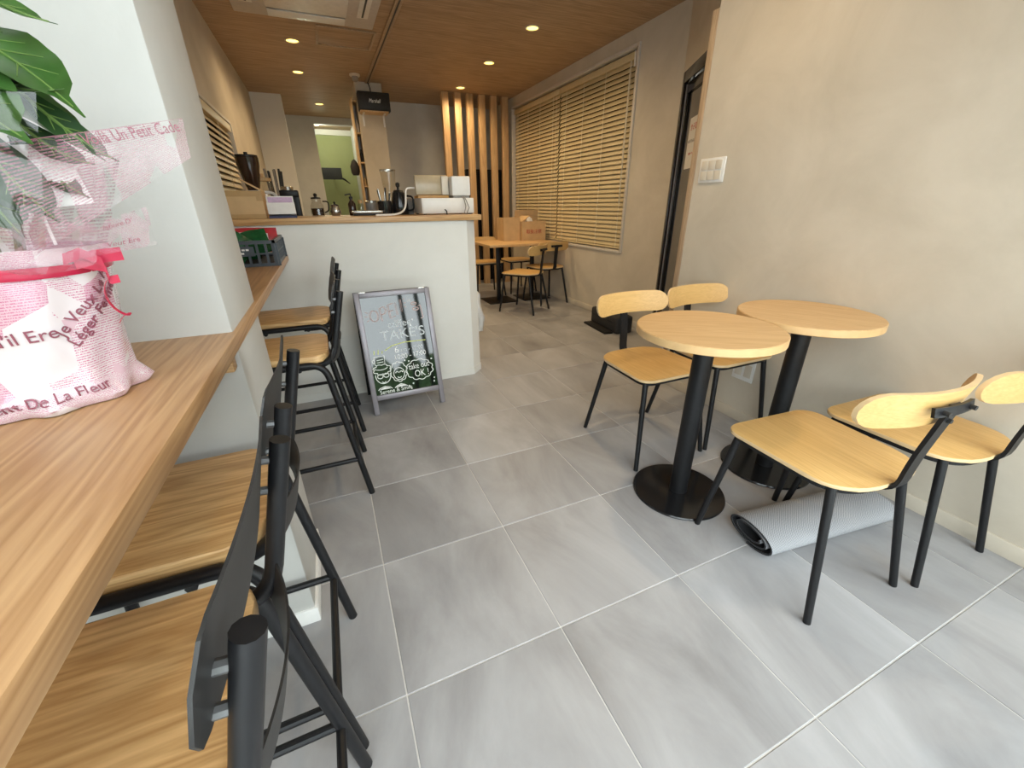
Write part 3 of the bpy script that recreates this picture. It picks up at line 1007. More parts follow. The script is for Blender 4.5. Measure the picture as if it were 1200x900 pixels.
for s in (-1, 1):
    MB().box((s * 0.17 - 0.02, -0.014, HS - 0.004), (s * 0.17 + 0.02, 0.03, HS + 0.004), 0.002, SM).build('hinge', M['steel'], sg)
BW, BH = W - 2 * fw_, HS - 0.085 - 2 * fw_
def bd(u, v, d=0.0):      # u 0..1 from the left, v 0..1 from the top of the board
    return SM @ Vector((-W / 2 + fw_ + u * BW, -0.0045 - d, HS - fw_ - v * BH))
def words_(txt, size, u, v, mat, width=None, rot=0.0, hollow=False):
    def fn(x, y, d):
        c, s = math.cos(rot), math.sin(rot)
        return bd(u + (x * c - y * s) / BW, v - (x * s + y * c) / BH, d + 0.0004)
    return lettering(txt, size, mat, sg, fn, 'left', width)
def strokes(lines, w, mat, name='drawing'):
    b = MB()
    for pts in lines:
        P = [bd(u, v, 0.0006) for u, v in pts]
        nrm = (SM.to_3x3() @ Vector((0, -1, 0)))
        prev = None
        for i, p in enumerate(P):
            d = P[min(i + 1, len(P) - 1)] - P[max(i - 1, 0)]
            if d.length < 1e-7: continue
            s = d.normalized().cross(nrm) * (w / 2)
            cur = (b.bm.verts.new(p + s), b.bm.verts.new(p - s))
            if prev: b.bm.faces.new((prev[0], cur[0], cur[1], prev[1]))
            prev = cur
    return b.build(name, mat, sg, smooth=False, flip=False)
ASP = BW / BH
def circ(u, v, r, a0=0, a1=2 * PI, n=20, sy=1.0):
    return [(u + r * math.cos(a0 + (a1 - a0) * i / n), v + r * sy * ASP * math.sin(a0 + (a1 - a0) * i / n)) for i in range(n + 1)]
def cloud(u, v, ru, rv, k, amp, n=80):
    o = []
    for i in range(n + 1):
        a = 2 * PI * i / n
        q = 1 + amp * abs(math.sin(k * a / 2))
        o.append((u + ru * q * math.cos(a), v + rv * q * math.sin(a)))
    return o
# OPEN in doubled outline letters
def outline_word(letters, mat, w):
    ls = []
    for pts in letters:
        for du, dv in ((-0.009, 0), (0.009, 0.002)):
            ls.append([(a + du, b + dv) for a, b in pts])
    strokes(ls, w, mat, 'lettering')
O_ = circ(0.17, 0.185, 0.062, sy=1.35)
P_ = [(0.28, 0.245), (0.265, 0.115), (0.33, 0.10), (0.36, 0.135), (0.335, 0.17), (0.275, 0.18)]
E_ = [(0.475, 0.075), (0.395, 0.09), (0.41, 0.225), (0.49, 0.205)]
E2 = [(0.402, 0.155), (0.465, 0.145)]
N_ = [(0.525, 0.195), (0.51, 0.07), (0.60, 0.17), (0.595, 0.045)]
outline_word([O_, P_, E_, E2, N_], M['chalk_pink'], 0.0035)
strokes([[(0.045, 0.14), (0.085, 0.15)], [(0.03, 0.185), (0.075, 0.185)], [(0.055, 0.235), (0.09, 0.22)],
         [(0.645, 0.05), (0.67, 0.04)], [(0.645, 0.085), (0.68, 0.085)], [(0.645, 0.12), (0.675, 0.13)]], 0.004, M['chalk_pink'])
words_('coffee', 0.058, 0.35, 0.325, M['chalk_grey'], 0.135, 0.06)
words_("TAKE'S", 0.080, 0.21, 0.445, M['chalk_grey'], 0.26, 0.03)
strokes([[(0.24, 0.545), (0.36, 0.505), (0.55, 0.485), (0.9, 0.49)]], 0.005, M['chalk_yellow'])
# cup of coffee top right and steam
strokes([circ(0.80, 0.10, 0.04, sy=0.5), circ(0.82, 0.155, 0.045, sy=0.5), [(0.86, 0.13), (0.90, 0.12), (0.92, 0.25), (0.88, 0.26)]], 0.006, M['chalk_pink'])
words_('6', 0.055, 0.39, 0.585, M['chalk_white'])
words_('am - 12:00', 0.032, 0.48, 0.58, M['chalk_grey'], 0.135, 0.03)
words_('10:00 - 17:00', 0.042, 0.38, 0.655, M['chalk_white'], 0.185, 0.03)
# mug with stripes of steam
strokes([[(0.055, 0.60), (0.06, 0.685), (0.205, 0.685), (0.215, 0.595), (0.055, 0.60)], circ(0.05, 0.645, 0.028, PI / 2, 1.5 * PI, 10),
         circ(0.135, 0.715, 0.10, 0, PI, 12, 0.35), [(0.09, 0.635), (0.19, 0.632)], [(0.09, 0.66), (0.19, 0.657)]], 0.004, M['chalk_white'])
strokes([[(0.07, 0.575), (0.075, 0.535)], [(0.13, 0.575), (0.14, 0.53)], [(0.19, 0.572), (0.20, 0.545)]], 0.005, M['chalk_yellow'])
# two drawn faces, spectacles on the left one
strokes([circ(0.15, 0.80, 0.115, -0.2, PI + 0.2, 20, 1.1), cloud(0.15, 0.735, 0.115, 0.045, 8, 0.25),
         circ(0.105, 0.805, 0.042, n=14, sy=0.8), circ(0.20, 0.80, 0.042, n=14, sy=0.8), [(0.145, 0.805), (0.16, 0.803)],
         circ(0.15, 0.855, 0.03, 0.3, PI - 0.3, 8), [(0.04, 0.948), (0.07, 0.93), (0.15, 0.915), (0.23, 0.93), (0.26, 0.948)]], 0.0045, M['chalk_white'])
strokes([circ(0.40, 0.805, 0.085, 0, 2 * PI, 20, 1.15), cloud(0.40, 0.785, 0.12, 0.095, 10, 0.12),
         circ(0.37, 0.795, 0.022, PI, 2 * PI, 8), circ(0.435, 0.795, 0.022, PI, 2 * PI, 8), circ(0.40, 0.83, 0.03, 0.3, PI - 0.3, 8),
         [(0.30, 0.948), (0.34, 0.93), (0.40, 0.915), (0.46, 0.93), (0.50, 0.948)]], 0.0045, M['chalk_white'])
b_ = MB()
for uu in (0.15, 0.40):
    q = [bd(uu - 0.09, 0.945, 0.0005), bd(uu - 0.06, 0.935, 0.0005), bd(uu, 0.922, 0.0005), bd(uu + 0.06, 0.935, 0.0005), bd(uu + 0.09, 0.945, 0.0005)]
    b_.bm.faces.new([b_.bm.verts.new(x) for x in q])
b_.build('drawing', M['chalk_white'], sg, smooth=False, flip=False)
strokes([cloud(0.735, 0.795, 0.20, 0.10, 11, 0.13)], 0.0045, M['chalk_white'])
words_('take out', 0.050, 0.565, 0.785, M['chalk_white'], 0.125, 0.06)
words_('OK !', 0.058, 0.65, 0.872, M['chalk_white'], 0.085, 0.05)
words_('Serene & Smile', 0.034, 0.06, 0.994, M['chalk_white'], 0.19, 0.03)
dots = MB()
for u, v in ((0.52, 0.675), (0.58, 0.69), (0.60, 0.935), (0.53, 0.955), (0.56, 0.985), (0.95, 0.70), (0.955, 0.91), (0.945, 0.948), (0.70, 0.32), (0.74, 0.26)):
    dots.bm.faces.new([dots.bm.verts.new(bd(a, b, 0.0006)) for a, b in circ(u, v, 0.013, n=9)[:-1]])
dots.build('drawing', M['chalk_white'], sg, smooth=False, flip=False)

# ---------------------------------------------------------------- venetian blinds
def blind(name, label, xf, y0, y1, z0, z1, pitch, wid, s, ladders, tilt=math.radians(60)):
    """xf: plane of the slat centres, s: +1 if the room lies towards -x."""
    t = thing(name, label, 'blind', (xf, (y0 + y1) / 2, z0), 0, 'tan venetian blinds')
    hl = (y1 - y0) / 2
    hh = z1 - z0
    MB().box((-0.03, -hl, hh - 0.055), (0.03, hl, hh), 0.004).build('headrail', M['blind'], t)
    MB().box((-0.026, -hl, 0.0), (0.026, hl, 0.018), 0.004).build('bottom_rail', M['blind'], t)
    b = MB()
    prof = [(-0.5, 0.0), (-0.25, 0.06), (0, 0.08), (0.25, 0.06), (0.5, 0.0)]
    c, sn = math.cos(tilt), math.sin(tilt)
    ring = []
    for a, h in prof:
        px, pz = a * wid, h * wid
        ring.append((s * (-(px * c) - pz * sn * 0.0) if False else -s * (px * c + pz * sn), -px * sn + pz * c))
    for yy in (-hl, hl):
        pass
    v0 = [b.bm.verts.new((x, -hl + 0.004, z)) for x, z in ring]
    v1 = [b.bm.verts.new((x, hl - 0.004, z)) for x, z in ring]
    w0 = [b.bm.verts.new((x + s * 0.0015, -hl + 0.004, z - 0.0015)) for x, z in ring]
    w1_ = [b.bm.verts.new((x + s * 0.0015, hl - 0.004, z - 0.0015)) for x, z in ring]
    for i in range(4):
        b.bm.faces.new((v0[i], v0[i + 1], v1[i + 1], v1[i]))
        b.bm.faces.new((w0[i], w1_[i], w1_[i + 1], w0[i + 1]))
        b.bm.faces.new((v0[i], w0[i], w0[i + 1], v0[i + 1]))
        b.bm.faces.new((v1[i], v1[i + 1], w1_[i + 1], w1_[i]))
    for i in (0, 4):
        b.bm.faces.new((v0[i], v1[i], w1_[i], w0[i]))
    n = int((hh - 0.055 - 0.03) / pitch)
    s0 = b.build('slat', M['blind'], t)
    for k in range(n):
        o = s0 if k == 0 else s0.copy()
        if k:
            COL.objects.link(o)
        o.location = (0, 0, 0.045 + k * (hh - 0.055 - 0.06) / (n - 1))
    for f in ladders:
        y = -hl + f * 2 * hl
        cd = MB()
        cd.box((-s * 0.026 - 0.0012, y - 0.003, 0.01), (-s * 0.026 + 0.0012, y + 0.003, hh - 0.03))
        cd.build('ladder_cord', M['cord'], t, smooth=False)
    return t
bl1 = blind('venetian_blind', 'tan venetian blind on the right window, the wider one nearer the door', 2.285, 2.352, 3.700, 0.715, 2.325, 0.0405, 0.050, 1, (0.07, 0.34, 0.62, 0.88))
bl2 = blind('venetian_blind', 'tan venetian blind on the right window, the one nearer the wooden slat screen', 2.285, 3.712, 4.965, 0.715, 2.325, 0.0405, 0.050, 1, (0.1, 0.37, 0.64, 0.9))
bl3 = blind('venetian_blind', 'tan venetian blind on the left wall beside the coffee grinder', -1.045, 1.73, 3.49, 1.045, 1.775, 0.0405, 0.050, -1, (0.12, 0.4, 0.68, 0.92))
for bq, yy, top in ((bl1, -0.635, 1.59), ):
    MB().box((-0.04, yy - 0.02, 1.50), (-0.03, yy + 0.0, 1.61), 0.003).build('bracket_cap', M['white'], bq)
    MB().tube([(-0.036, yy + 0.03, 1.55), (-0.038, yy + 0.032, 0.9), (-0.036, yy + 0.034, 0.42), (-0.036, yy + 0.045, 0.40), (-0.038, yy + 0.05, 0.9), (-0.036, yy + 0.048, 1.55)], 0.0022, 6).build('pull_cord', M['cord'], bq)
MB().tube([(-0.036, -0.6, 1.55), (-0.036, -0.598, 0.5)], 0.0022, 6).build('pull_cord', M['cord'], bl2)

# ---------------------------------------------------------------- slat screen
sc = thing('slat_screen', 'screen of six oak posts from floor to ceiling beside the window', 'screen', (1.66, 5.0, 0))
for k, x in enumerate((1.240, 1.410, 1.578, 1.746, 1.915, 2.082)):
    MB().box((x - 1.66, -0.035, 0), (x - 1.66 + 0.088, 0.035, H - 0.001), 0.003).build('slat', M['slat_oak'], sc)

cb = thing('doorway_block', 'black block standing in for a dark open doorway behind the oak slat screen', 'doorway', (1.94, 5.55, 0))  # made-up solid block, black to give the darkness of an open doorway
MB().box((-0.30, -0.22, 0), (0.28, 0.22, 1.62), 0.004).build('main_body', M['gloss_black'], cb)
MB().box((-0.29, -0.235, 0.03), (-0.012, -0.221, 1.60), 0.003).build('door', M['black'], cb)  # front panels of the stand-in block
MB().box((-0.008, -0.235, 0.03), (0.27, -0.221, 1.60), 0.003).build('door', M['black'], cb)

# ---------------------------------------------------------------- ceiling fittings
def downlight(x, y, label, power=24.0):
    t = thing('downlight', label, 'ceiling light', (x, y, H), 0, 'recessed warm downlights')
    MB().lathe([(0.060, -0.001), (0.060, -0.006), (0.050, -0.008), (0.048, -0.001)], n=28, cap0=False, cap1=False).build('trim_ring', M['offwhite'], t)
    MB().lathe([(0.048, -0.004), (0.001, -0.0045)], n=28, cap0=False).build('lamp_disc', M['lamp_disc'], t)
    ld = bpy.data.lights.new('downlight_beam', 'SPOT')
    ld.energy = power
    ld.color = (1.0, 0.74, 0.42)
    ld.spot_size = math.radians(166)
    ld.spot_blend = 1.0
    ld.shadow_soft_size = 0.045
    lo = bpy.data.objects.new('downlight_beam', ld)
    COL.objects.link(lo)
    lo.parent = t
    lo.location = (0, 0, -0.012)
    return t
downlight(-0.412, 3.73, 'round downlight left of the ceiling hatch, nearest the air conditioner', 30.0)
downlight(-0.406, 4.72, 'round downlight over the kitchen, second from the air conditioner')
downlight(-0.194, 6.28, 'round downlight over the passage to the green back room')
downlight(1.425, 2.70, 'round downlight nearest in the right row of three')
downlight(1.410, 3.68, 'round downlight in the middle of the right row of three', 34.0)
downlight(1.421, 4.72, 'round downlight farthest in the right row, above the slat screen')

downlight(1.0, 1.60, 'round downlight above the aisle between counter and round tables')
downlight(0.9, 0.35, 'round downlight above the round tables')
ac = thing('ceiling_air_conditioner', 'square ceiling cassette air conditioner with one flap open', 'air conditioner', (-0.285, 2.67, H))
MB().box((-0.487, -0.487, -0.028), (0.487, 0.487, -0.001), 0.01).build('panel', M['ac'], ac)
MB().box((-0.27, -0.27, -0.045), (0.27, 0.27, -0.029), 0.008).build('intake_grille', M['grille'], ac)
MB().box((-0.262, 0.305, -0.044), (0.265, 0.43, -0.036), 0.002).build('flap', M['white'], ac)
for s in (-1, 1):
    MB().box((s * 0.385 - 0.04, -0.27, -0.031), (s * 0.385 + 0.04, 0.27, -0.0285), 0.001).build('flap', M['grille'], ac)
    MB().box((s * 0.385 - 0.007, -0.25, -0.0335), (s * 0.385 + 0.007, 0.25, -0.0315), 0.001).build('outlet_slot', M['dark_steel'], ac)

ha = thing('ceiling_hatch', 'square wood-faced access hatch in the ceiling beside the air conditioner', 'hatch', (0.012, 3.508, H))
hb = MB()
for lo, hi in (((-0.235, -0.235, -0.010), (0.235, -0.215, 0)), ((-0.235, 0.215, -0.010), (0.235, 0.235, 0)),
               ((-0.235, -0.215, -0.010), (-0.215, 0.215, 0)), ((0.215, -0.215, -0.010), (0.235, 0.215, 0))):
    hb.box((lo[0], lo[1], lo[2] - 0.001), (hi[0], hi[1], -0.001), 0.003)
hb.build('hatch_frame', M['jamb'], ha)
MB().box((-0.213, -0.213, -0.004), (0.213, 0.213, -0.001), 0.001).build('hatch_panel', M['ceiling'], ha)

wt = thing('cable_duct', 'narrow brown cable duct running along the ceiling to the column', 'duct', (0.325, 3.5, H))
MB().box((-0.028, -1.6, -0.014), (0.028, 1.39, -0.001), 0.004).build('duct_cover', M['jamb'], wt)
MB().box((-0.006, -1.6, -0.0155), (0.006, 1.39, -0.0138), 0).build('duct_groove', M['dark_steel'], wt, smooth=False)

dc = thing('dome_camera', 'small white dome camera on the ceiling beside the column', 'camera', (0.165, 4.60, H))
MB().lathe([(0.055, -0.001), (0.055, -0.018), (0.05, -0.022)], n=24).build('mount_ring', M['offwhite'], dc)
MB().lathe([(0.032, -0.022), (0.036, -0.04), (0.03, -0.06), (0.012, -0.072)], n=20).build('camera_body', M['grey_plastic'], dc)

# speaker on its bracket shelf
ss = thing('wall_shelf', 'small wooden bracket shelf on the column under the black loudspeaker', 'shelf', (0.345, 4.80, 2.165))
MB().box((-0.155, -0.09, -0.018), (0.165, 0.088, 0.0), 0.002).build('shelf_board', M['shelf_pine'], ss)
for x in (-0.115, 0.125):
    MB().box((x - 0.010, 0.078, -0.14), (x + 0.010, 0.088, -0.018)).box((x - 0.010, -0.06, -0.024), (x + 0.010, 0.078, -0.0185)).build('bracket', M['white'], ss, smooth=False)
sp = thing('loudspeaker', 'black loudspeaker with pale script lettering on the column shelf', 'speaker', (0.362, 4.79, 2.166))
MB().box((-0.18, -0.055, 0), (0.18, 0.075, 0.19), 0.010).build('main_body', M['black_soft'], sp)
MB().box((-0.168, -0.062, 0.012), (0.168, -0.054, 0.178), 0.004).build('front_grille', M['dark_steel'], sp)
lettering('Marshall', 0.055, M['chalk_white'], sp, lambda x, y, d: Vector((x + y * 0.25, -0.0632 - d, 0.080 + y)), 'center', 0.125)
MB().tube([(-0.02, 0.02, 0.188), (-0.02, 0.03, 0.235), (-0.03, 0.07, 0.295)], 0.006, 8).build('cable', M['black_soft'], sp)

# shelf unit beside the column
su = thing('shelf_unit', 'narrow open wooden shelf unit fixed to the side of the column', 'shelf', (0.12, 5.05, 0))
MB().box((-0.005, -0.12, 0.95), (0.012, 0.14, 2.32), 0.002).build('side_panel', M['shelf_pine'], su)
MB().box((0.014, 0.10, 0.95), (0.058, 0.115, 2.32), 0.002).build('back_panel', M['plaster_grey'], su)
for z in (1.06, 1.36, 1.63, 1.95, 2.28):
    MB().box((0.013, -0.115, z), (0.058, 0.10, z + 0.016), 0.001).build('shelf_board', M['shelf_pine'], su)
for (z, h, m, lab) in ((1.376, 0.10, 'kraft_dark', 'small brown jar on the second shelf of the unit beside the column'), (1.646, 0.14, 'black_soft', 'dark bottle on the middle shelf of the unit beside the column'), (1.966, 0.13, 'offwhite', 'pale bottle on the upper shelf of the unit beside the column')):
    o = MB().lathe([(0.016, 0), (0.018, 0.004), (0.018, h * 0.65), (0.009, h * 0.8), (0.009, h)], n=14).build('bottle', M[m])
    o.location = (0.157, 4.985, z + 0.0008)
    tag(o, lab, 'bottle')

# monitor in the back room
mo = thing('monitor', 'dark flat monitor on an arm before the green back wall', 'monitor', (-0.09, 8.30, 1.71))
MB().box((-0.19, -0.02, -0.10), (0.16, 0.015, 0.10), 0.005).build('screen', M['black_soft'], mo)
MB().tube([(0.12, 0.02, -0.06), (0.20, 0.03, -0.10), (0.29, 0.06, -0.17)], [0.02, 0.018, 0.008], 8).tube([(0.0, 0.015, 0), (0.0, 0.298, 0.0)], 0.018, 8).build('arm', M['black'], mo)
hb_ = MB().lathe([(0.035, 0.0), (0.05, 0.03), (0.055, 0.10), (0.03, 0.16), (0.01, 0.18)], n=14).build('hanging_pouch', M['black_soft'])
hb_.location = (0.062, 5.06, 1.50)
tag(hb_, 'small black pouch hanging on the side of the narrow shelf unit', 'pouch')
for yy, lb in ((7.55, 'nearer'), (7.95, 'farther')):
    t = thing('ceiling_lamp', 'small bright lamp on the back room ceiling, the %s one' % lb, 'ceiling light', (-0.24 + 0.0 * yy, yy, H))
    MB().lathe([(0.04, -0.001), (0.04, -0.02), (0.03, -0.028)], n=18).build('lamp_body', M['small_lamp'], t)
    ld = bpy.data.lights.new('lamp_glow', 'POINT')
    ld.energy = 4.0
    ld.color = (0.95, 1.0, 0.78)
    ld.shadow_soft_size = 0.05
    lo = bpy.data.objects.new('lamp_glow', ld)
    COL.objects.link(lo); lo.parent = t; lo.location = (0.06, 0, -0.12)

# ---------------------------------------------------------------- things on the counter
ZC = 1.0855
cbx = carton('cardboard_box', 'taped cardboard box with a raised flap on the counter beside the left wall', -0.935, -0.715, 1.60, 1.79, ZC, 1.222,
             (('r', math.radians(-59), 0.12), ), None, 0, True)
pb = thing('leaflet_box', 'white leaflet box with a lilac label on the counter', 'box', (-0.635, 1.62, ZC), math.radians(2))
PM = Matrix.Rotation(math.radians(-12), 4, 'X')
MB().box((-0.068, -0.04, 0.012), (0.068, 0.0, 0.072), 0.002, PM).build('box_body', M['paper'], pb)
MB().box((-0.068, -0.005, 0.0), (0.068, 0.06, 0.012), 0.001).box((-0.068, -0.045, 0.0), (0.068, -0.005, 0.011)).build('box_base', M['navy'], pb, smooth=False)
MB().box((-0.068, -0.006, 0.072), (0.066, -0.001, 0.112), 0.001, PM).build('leaflet', M['paper'], pb)
MB().box((-0.060, -0.0072, 0.074), (0.060, -0.0062, 0.106), 0, PM).build('label_print', M['lilac'], pb, smooth=False)

cd_ = thing('cash_drawer', 'white cash drawer at the right end of the counter', 'cash drawer', (0.333, 1.80, ZC))
MB().box((-0.175, -0.12, 0.006), (0.172, 0.16, 0.098), 0.004).build('drawer_case', M['white'], cd_)
MB().box((-0.168, -0.125, 0.014), (0.165, -0.1205, 0.09), 0.002).build('drawer_front', M['white'], cd_)
MB().tube([(-0.03, -0.126, 0.03), (-0.02, -0.132, 0.02), (-0.018, -0.13, 0.0)], 0.004, 8).build('cable', M['black_soft'], cd_)
for s in (-1, 1):
    for q in (-0.1, 0.14):
        MB().lathe([(0.01, 0), (0.01, 0.006)], (s * 0.155, q, 0), 10).build('foot', M['black_soft'], cd_)
rp_ = thing('receipt_printer', 'white box-shaped receipt printer on the cash drawer', 'printer', (0.43, 1.78, ZC + 0.0985))
MB().box((-0.062, -0.08, 0.014), (0.062, 0.08, 0.128), 0.006).build('printer_case', M['white'], rp_)
MB().box((-0.055, -0.07, 0.0), (0.055, 0.07, 0.014)).build('printer_base', M['grey_plastic'], rp_, smooth=False)
MB().tube([(0.005, -0.078, 0.008), (0.0, -0.13, -0.01), (0.008, -0.135, -0.05), (-0.004, -0.135, -0.09), (0.008, -0.14, -0.096)], 0.003, 6).tube([(0.015, -0.078, 0.008), (0.012, -0.13, -0.012), (0.03, -0.135, -0.06), (0.012, -0.136, -0.092)], 0.003, 6).build('cable', M['grey_plastic'], rp_)
ds = thing('register_screen', 'tan register screen with a thin orange wooden base on the cash drawer', 'register', (0.255, 1.80, ZC + 0.0985))
MB().box((-0.105, -0.06, 0.0), (0.10, 0.06, 0.016), 0.003).build('screen_base', M['orange_wood'], ds)
MB().box((-0.11, -0.035, 0.016), (0.108, -0.012, 0.135), 0.008, Matrix.Rotation(math.radians(-6), 4, 'X')).build('screen_back', M['acrylic'], ds)
MB().box((0.06, -0.045, 0.018), (0.105, 0.03, 0.13), 0.004).build('screen_mount', M['offwhite'], ds)
lettering('POS', 0.035, M['offwhite'], ds, lambda x, y, d: Vector((x - 0.01, -0.0365 - d - 0.0 + (0.07) * 0.105 * 0, 0.062 + y)), 'center') if False else None
cb_ = MB().tube(fillet([(0.145, 1.80, 1.245), (0.085, 1.79, 1.245), (0.065, 1.74, 1.12), (0.0, 1.66, ZC + 0.005), (-0.14, 1.60, ZC + 0.005)], 0.06, 7), 0.006, 8).build('power_cord', M['white'])
tag(cb_, 'thick white cord looping from the register screen onto the counter', 'cord')
gb = thing('grey_box', 'small brown-grey box on the counter left of the white cash drawer', 'box', (0.122, 2.00, ZC))
MB().box((-0.034, -0.05, 0), (0.034, 0.06, 0.10), 0.003).build('box_body', M['grey_plastic'], gb)
MB().box((-0.035, -0.051, 0.075), (0.035, 0.061, 0.101), 0.002).build('lid', M['grey_plastic'], gb)

# tools and pots on the counter
kt = thing('coffee_pot', 'black coffee pot with a black lid knob on the counter', 'coffee pot', (0.055, 1.90, ZC))
MB().lathe([(0.052, 0), (0.058, 0.01), (0.056, 0.06), (0.042, 0.125), (0.04, 0.135)], n=24).build('pot_body', M['gloss_black'], kt)
MB().lathe([(0.038, 0.135), (0.03, 0.148), (0.008, 0.152), (0.007, 0.165), (0.013, 0.172), (0.014, 0.19), (0.004, 0.196)], n=18).build('lid', M['black'], kt)
MB().tube(fillet([(0.045, -0.02, 0.115), (0.085, -0.04, 0.11), (0.085, -0.04, 0.03), (0.055, -0.02, 0.025)], 0.02), 0.006, 8).build('handle', M['black'], kt)
gj = thing('glass_dripper', 'tall clear glass vessel behind the black coffee pot', 'glass', (0.022, 2.05, ZC))
MB().lathe([(0.03, 0.0), (0.032, 0.005), (0.028, 0.10), (0.04, 0.16), (0.052, 0.275)], n=24, cap1=False).build('vessel', M['clear'], gj)
MB().lathe([(0.053, 0.273), (0.053, 0.279)], n=24, cap0=False, cap1=False).build('rim', M['steel'], gj)
tc_ = thing('tool_caddy', 'black caddy holding dark coffee tools beside the coffee pot', 'caddy', (-0.048, 1.86, ZC))
MB().lathe([(0.036, 0), (0.042, 0.004), (0.045, 0.085), (0.041, 0.085), (0.038, 0.01)], n=20, cap1=False).build('cup', M['gloss_black'], tc_)
for k in range(5):
    a = k * 1.25
    MB().tube([(0.015 * math.cos(a), 0.015 * math.sin(a), 0.012), (0.04 * math.cos(a), 0.03 * math.sin(a), 0.13 + 0.008 * k)], [0.003, 0.005], 6).build('tool', M['steel' if k % 2 else 'black'], tc_)
gp = thing('glass_server', 'glass coffee server with a black lid on the left half of the counter', 'coffee pot', (-0.455, 1.93, ZC))
MB().lathe([(0.036, 0), (0.04, 0.006), (0.038, 0.06), (0.026, 0.085), (0.028, 0.10)], n=22, cap1=False).build('vessel', M['clear'], gp)
MB().lathe([(0.034, 0.004), (0.036, 0.045), (0.002, 0.046)], n=20).build('coffee', M['brown_glass'], gp)
MB().lathe([(0.03, 0.10), (0.028, 0.108), (0.008, 0.112), (0.012, 0.125), (0.004, 0.132)], n=16).build('lid', M['black'], gp)
MB().tube(fillet([(0.036, 0, 0.085), (0.07, 0.0, 0.085), (0.065, 0, 0.03), (0.04, 0, 0.02)], 0.02), 0.004, 8).build('handle', M['black'], gp)
sk = thing('steel_jug', 'small round steel milk jug beside the glass coffee server', 'jug', (-0.35, 1.95, ZC))
MB().lathe([(0.024, 0), (0.032, 0.012), (0.034, 0.03), (0.024, 0.052), (0.027, 0.062)], n=20, cap1=False).build('jug_body', M['steel'], sk)
MB().lathe([(0.022, 0.058), (0.02, 0.066), (0.006, 0.07), (0.007, 0.08), (0.003, 0.084)], n=14).build('lid', M['black'], sk)
sy = thing('syrup_bottle', 'dark small bottle with a pump top on the counter before the green wall', 'bottle', (-0.245, 1.95, ZC))
MB().lathe([(0.022, 0), (0.024, 0.004), (0.024, 0.07), (0.010, 0.09), (0.010, 0.10)], n=16).build('bottle_body', M['brown_glass'], sy)
MB().lathe([(0.012, 0.10), (0.012, 0.112), (0.004, 0.114), (0.004, 0.13)], n=12).tube([(0, 0, 0.128), (-0.035, 0, 0.122)], 0.004, 6).build('pump', M['black'], sy)
s2 = thing('spice_bottle', 'small clear bottle with a red-brown cap next to the dark pump bottle', 'bottle', (-0.19, 1.96, ZC))
MB().lathe([(0.017, 0), (0.019, 0.004), (0.019, 0.06), (0.013, 0.072)], n=16).build('bottle_body', M['clear'], s2)
MB().lathe([(0.014, 0.072), (0.014, 0.092)], n=14).build('cap', M['kraft_dark'], s2)
tr = thing('steel_tray', 'low grey metal tray on the counter in front of the column', 'tray', (-0.17, 1.85, ZC))
MB().box((-0.09, -0.05, 0.012), (0.10, 0.05, 0.03), 0.006).build('tray_body', M['steel'], tr)
MB().box((-0.08, -0.04, 0.0), (0.09, 0.04, 0.012), 0.002).build('tray_base', M['black'], tr)
cn = thing('steel_canister', 'plain grey steel canister on the counter before the column foot', 'canister', (-0.115, 2.0, ZC))
MB().lathe([(0.038, 0), (0.04, 0.003), (0.04, 0.075)], n=22).build('canister_body', M['grey_plastic'], cn)
MB().lathe([(0.041, 0.0755), (0.041, 0.086), (0.036, 0.089)], n=22).build('lid', M['steel'], cn)

# back worktop along the left wall with the grinder
bw = thing('kitchen_worktop', 'oak worktop along the left kitchen wall carrying the coffee grinder', 'worktop', (-0.76, 3.0, 0))
MB().box((-0.25, -0.82, 0.0), (0.25, 1.8, 0.87), 0).build('cupboard_body', M['plaster_white'], bw, smooth=False)
MB().box((-0.252, -0.83, 0.871), (0.265, 1.81, 0.90), 0.003).build('worktop', M['counter_oak'], bw)
gr = thing('coffee_grinder', 'coffee grinder with a dark bean hopper below the left wall blind', 'grinder', (-0.835, 2.42, 0.9005))
MB().box((-0.08, -0.09, 0), (0.08, 0.11, 0.04), 0.01).box((-0.06, -0.02, 0.04), (0.06, 0.10, 0.30), 0.02).build('grinder_body', M['gloss_black'], gr)
MB().lathe([(0.05, 0.30), (0.055, 0.345)], n=24).build('collar', M['white'], gr)
MB().lathe([(0.035, 0.345), (0.045, 0.38), (0.068, 0.50), (0.070, 0.545), (0.066, 0.55)], n=28).build('hopper', M['brown_glass'], gr)
MB().lathe([(0.067, 0.551), (0.067, 0.560), (0.012, 0.564), (0.012, 0.578)], n=28).build('lid', M['black'], gr)
MB().tube(fillet([(-0.02, -0.06, 0.26), (0.0, -0.09, 0.335), (0.12, -0.10, 0.33), (0.16, -0.10, 0.27)], 0.02), 0.010, 8).build('portafilter_fork', M['white'], gr)
cup = thing('utensil_pot', 'clear pot full of long grey straws and stirrers beside the grinder', 'pot', (-0.735, 2.95, 0.9005))
MB().lathe([(0.045, 0), (0.048, 0.004), (0.055, 0.28)], n=20, cap1=False).build('pot', M['kraft_dark'], cup)
for k in range(9):
    a = k * 0.7
    MB().tube([(0.02 * math.cos(a), 0.02 * math.sin(a), 0.01), (0.06 * math.cos(a), 0.045 * math.sin(a), 0.50 + 0.008 * (k % 3))], 0.008, 6).build('stirrer', M['grey_plastic' if k % 2 else 'dark_steel'], cup)
jr = thing('glass_jar', 'clear glass jar with brown contents between the grinder and the stirrer pot', 'jar', (-0.80, 2.75, 0.9005))
MB().lathe([(0.055, 0), (0.058, 0.005), (0.058, 0.40), (0.05, 0.42)], n=24, cap1=False).build('jar_body', M['clear'], jr)
MB().lathe([(0.05, 0.006), (0.052, 0.28), (0.002, 0.285)], n=20).build('beans', M['brown_glass'], jr)
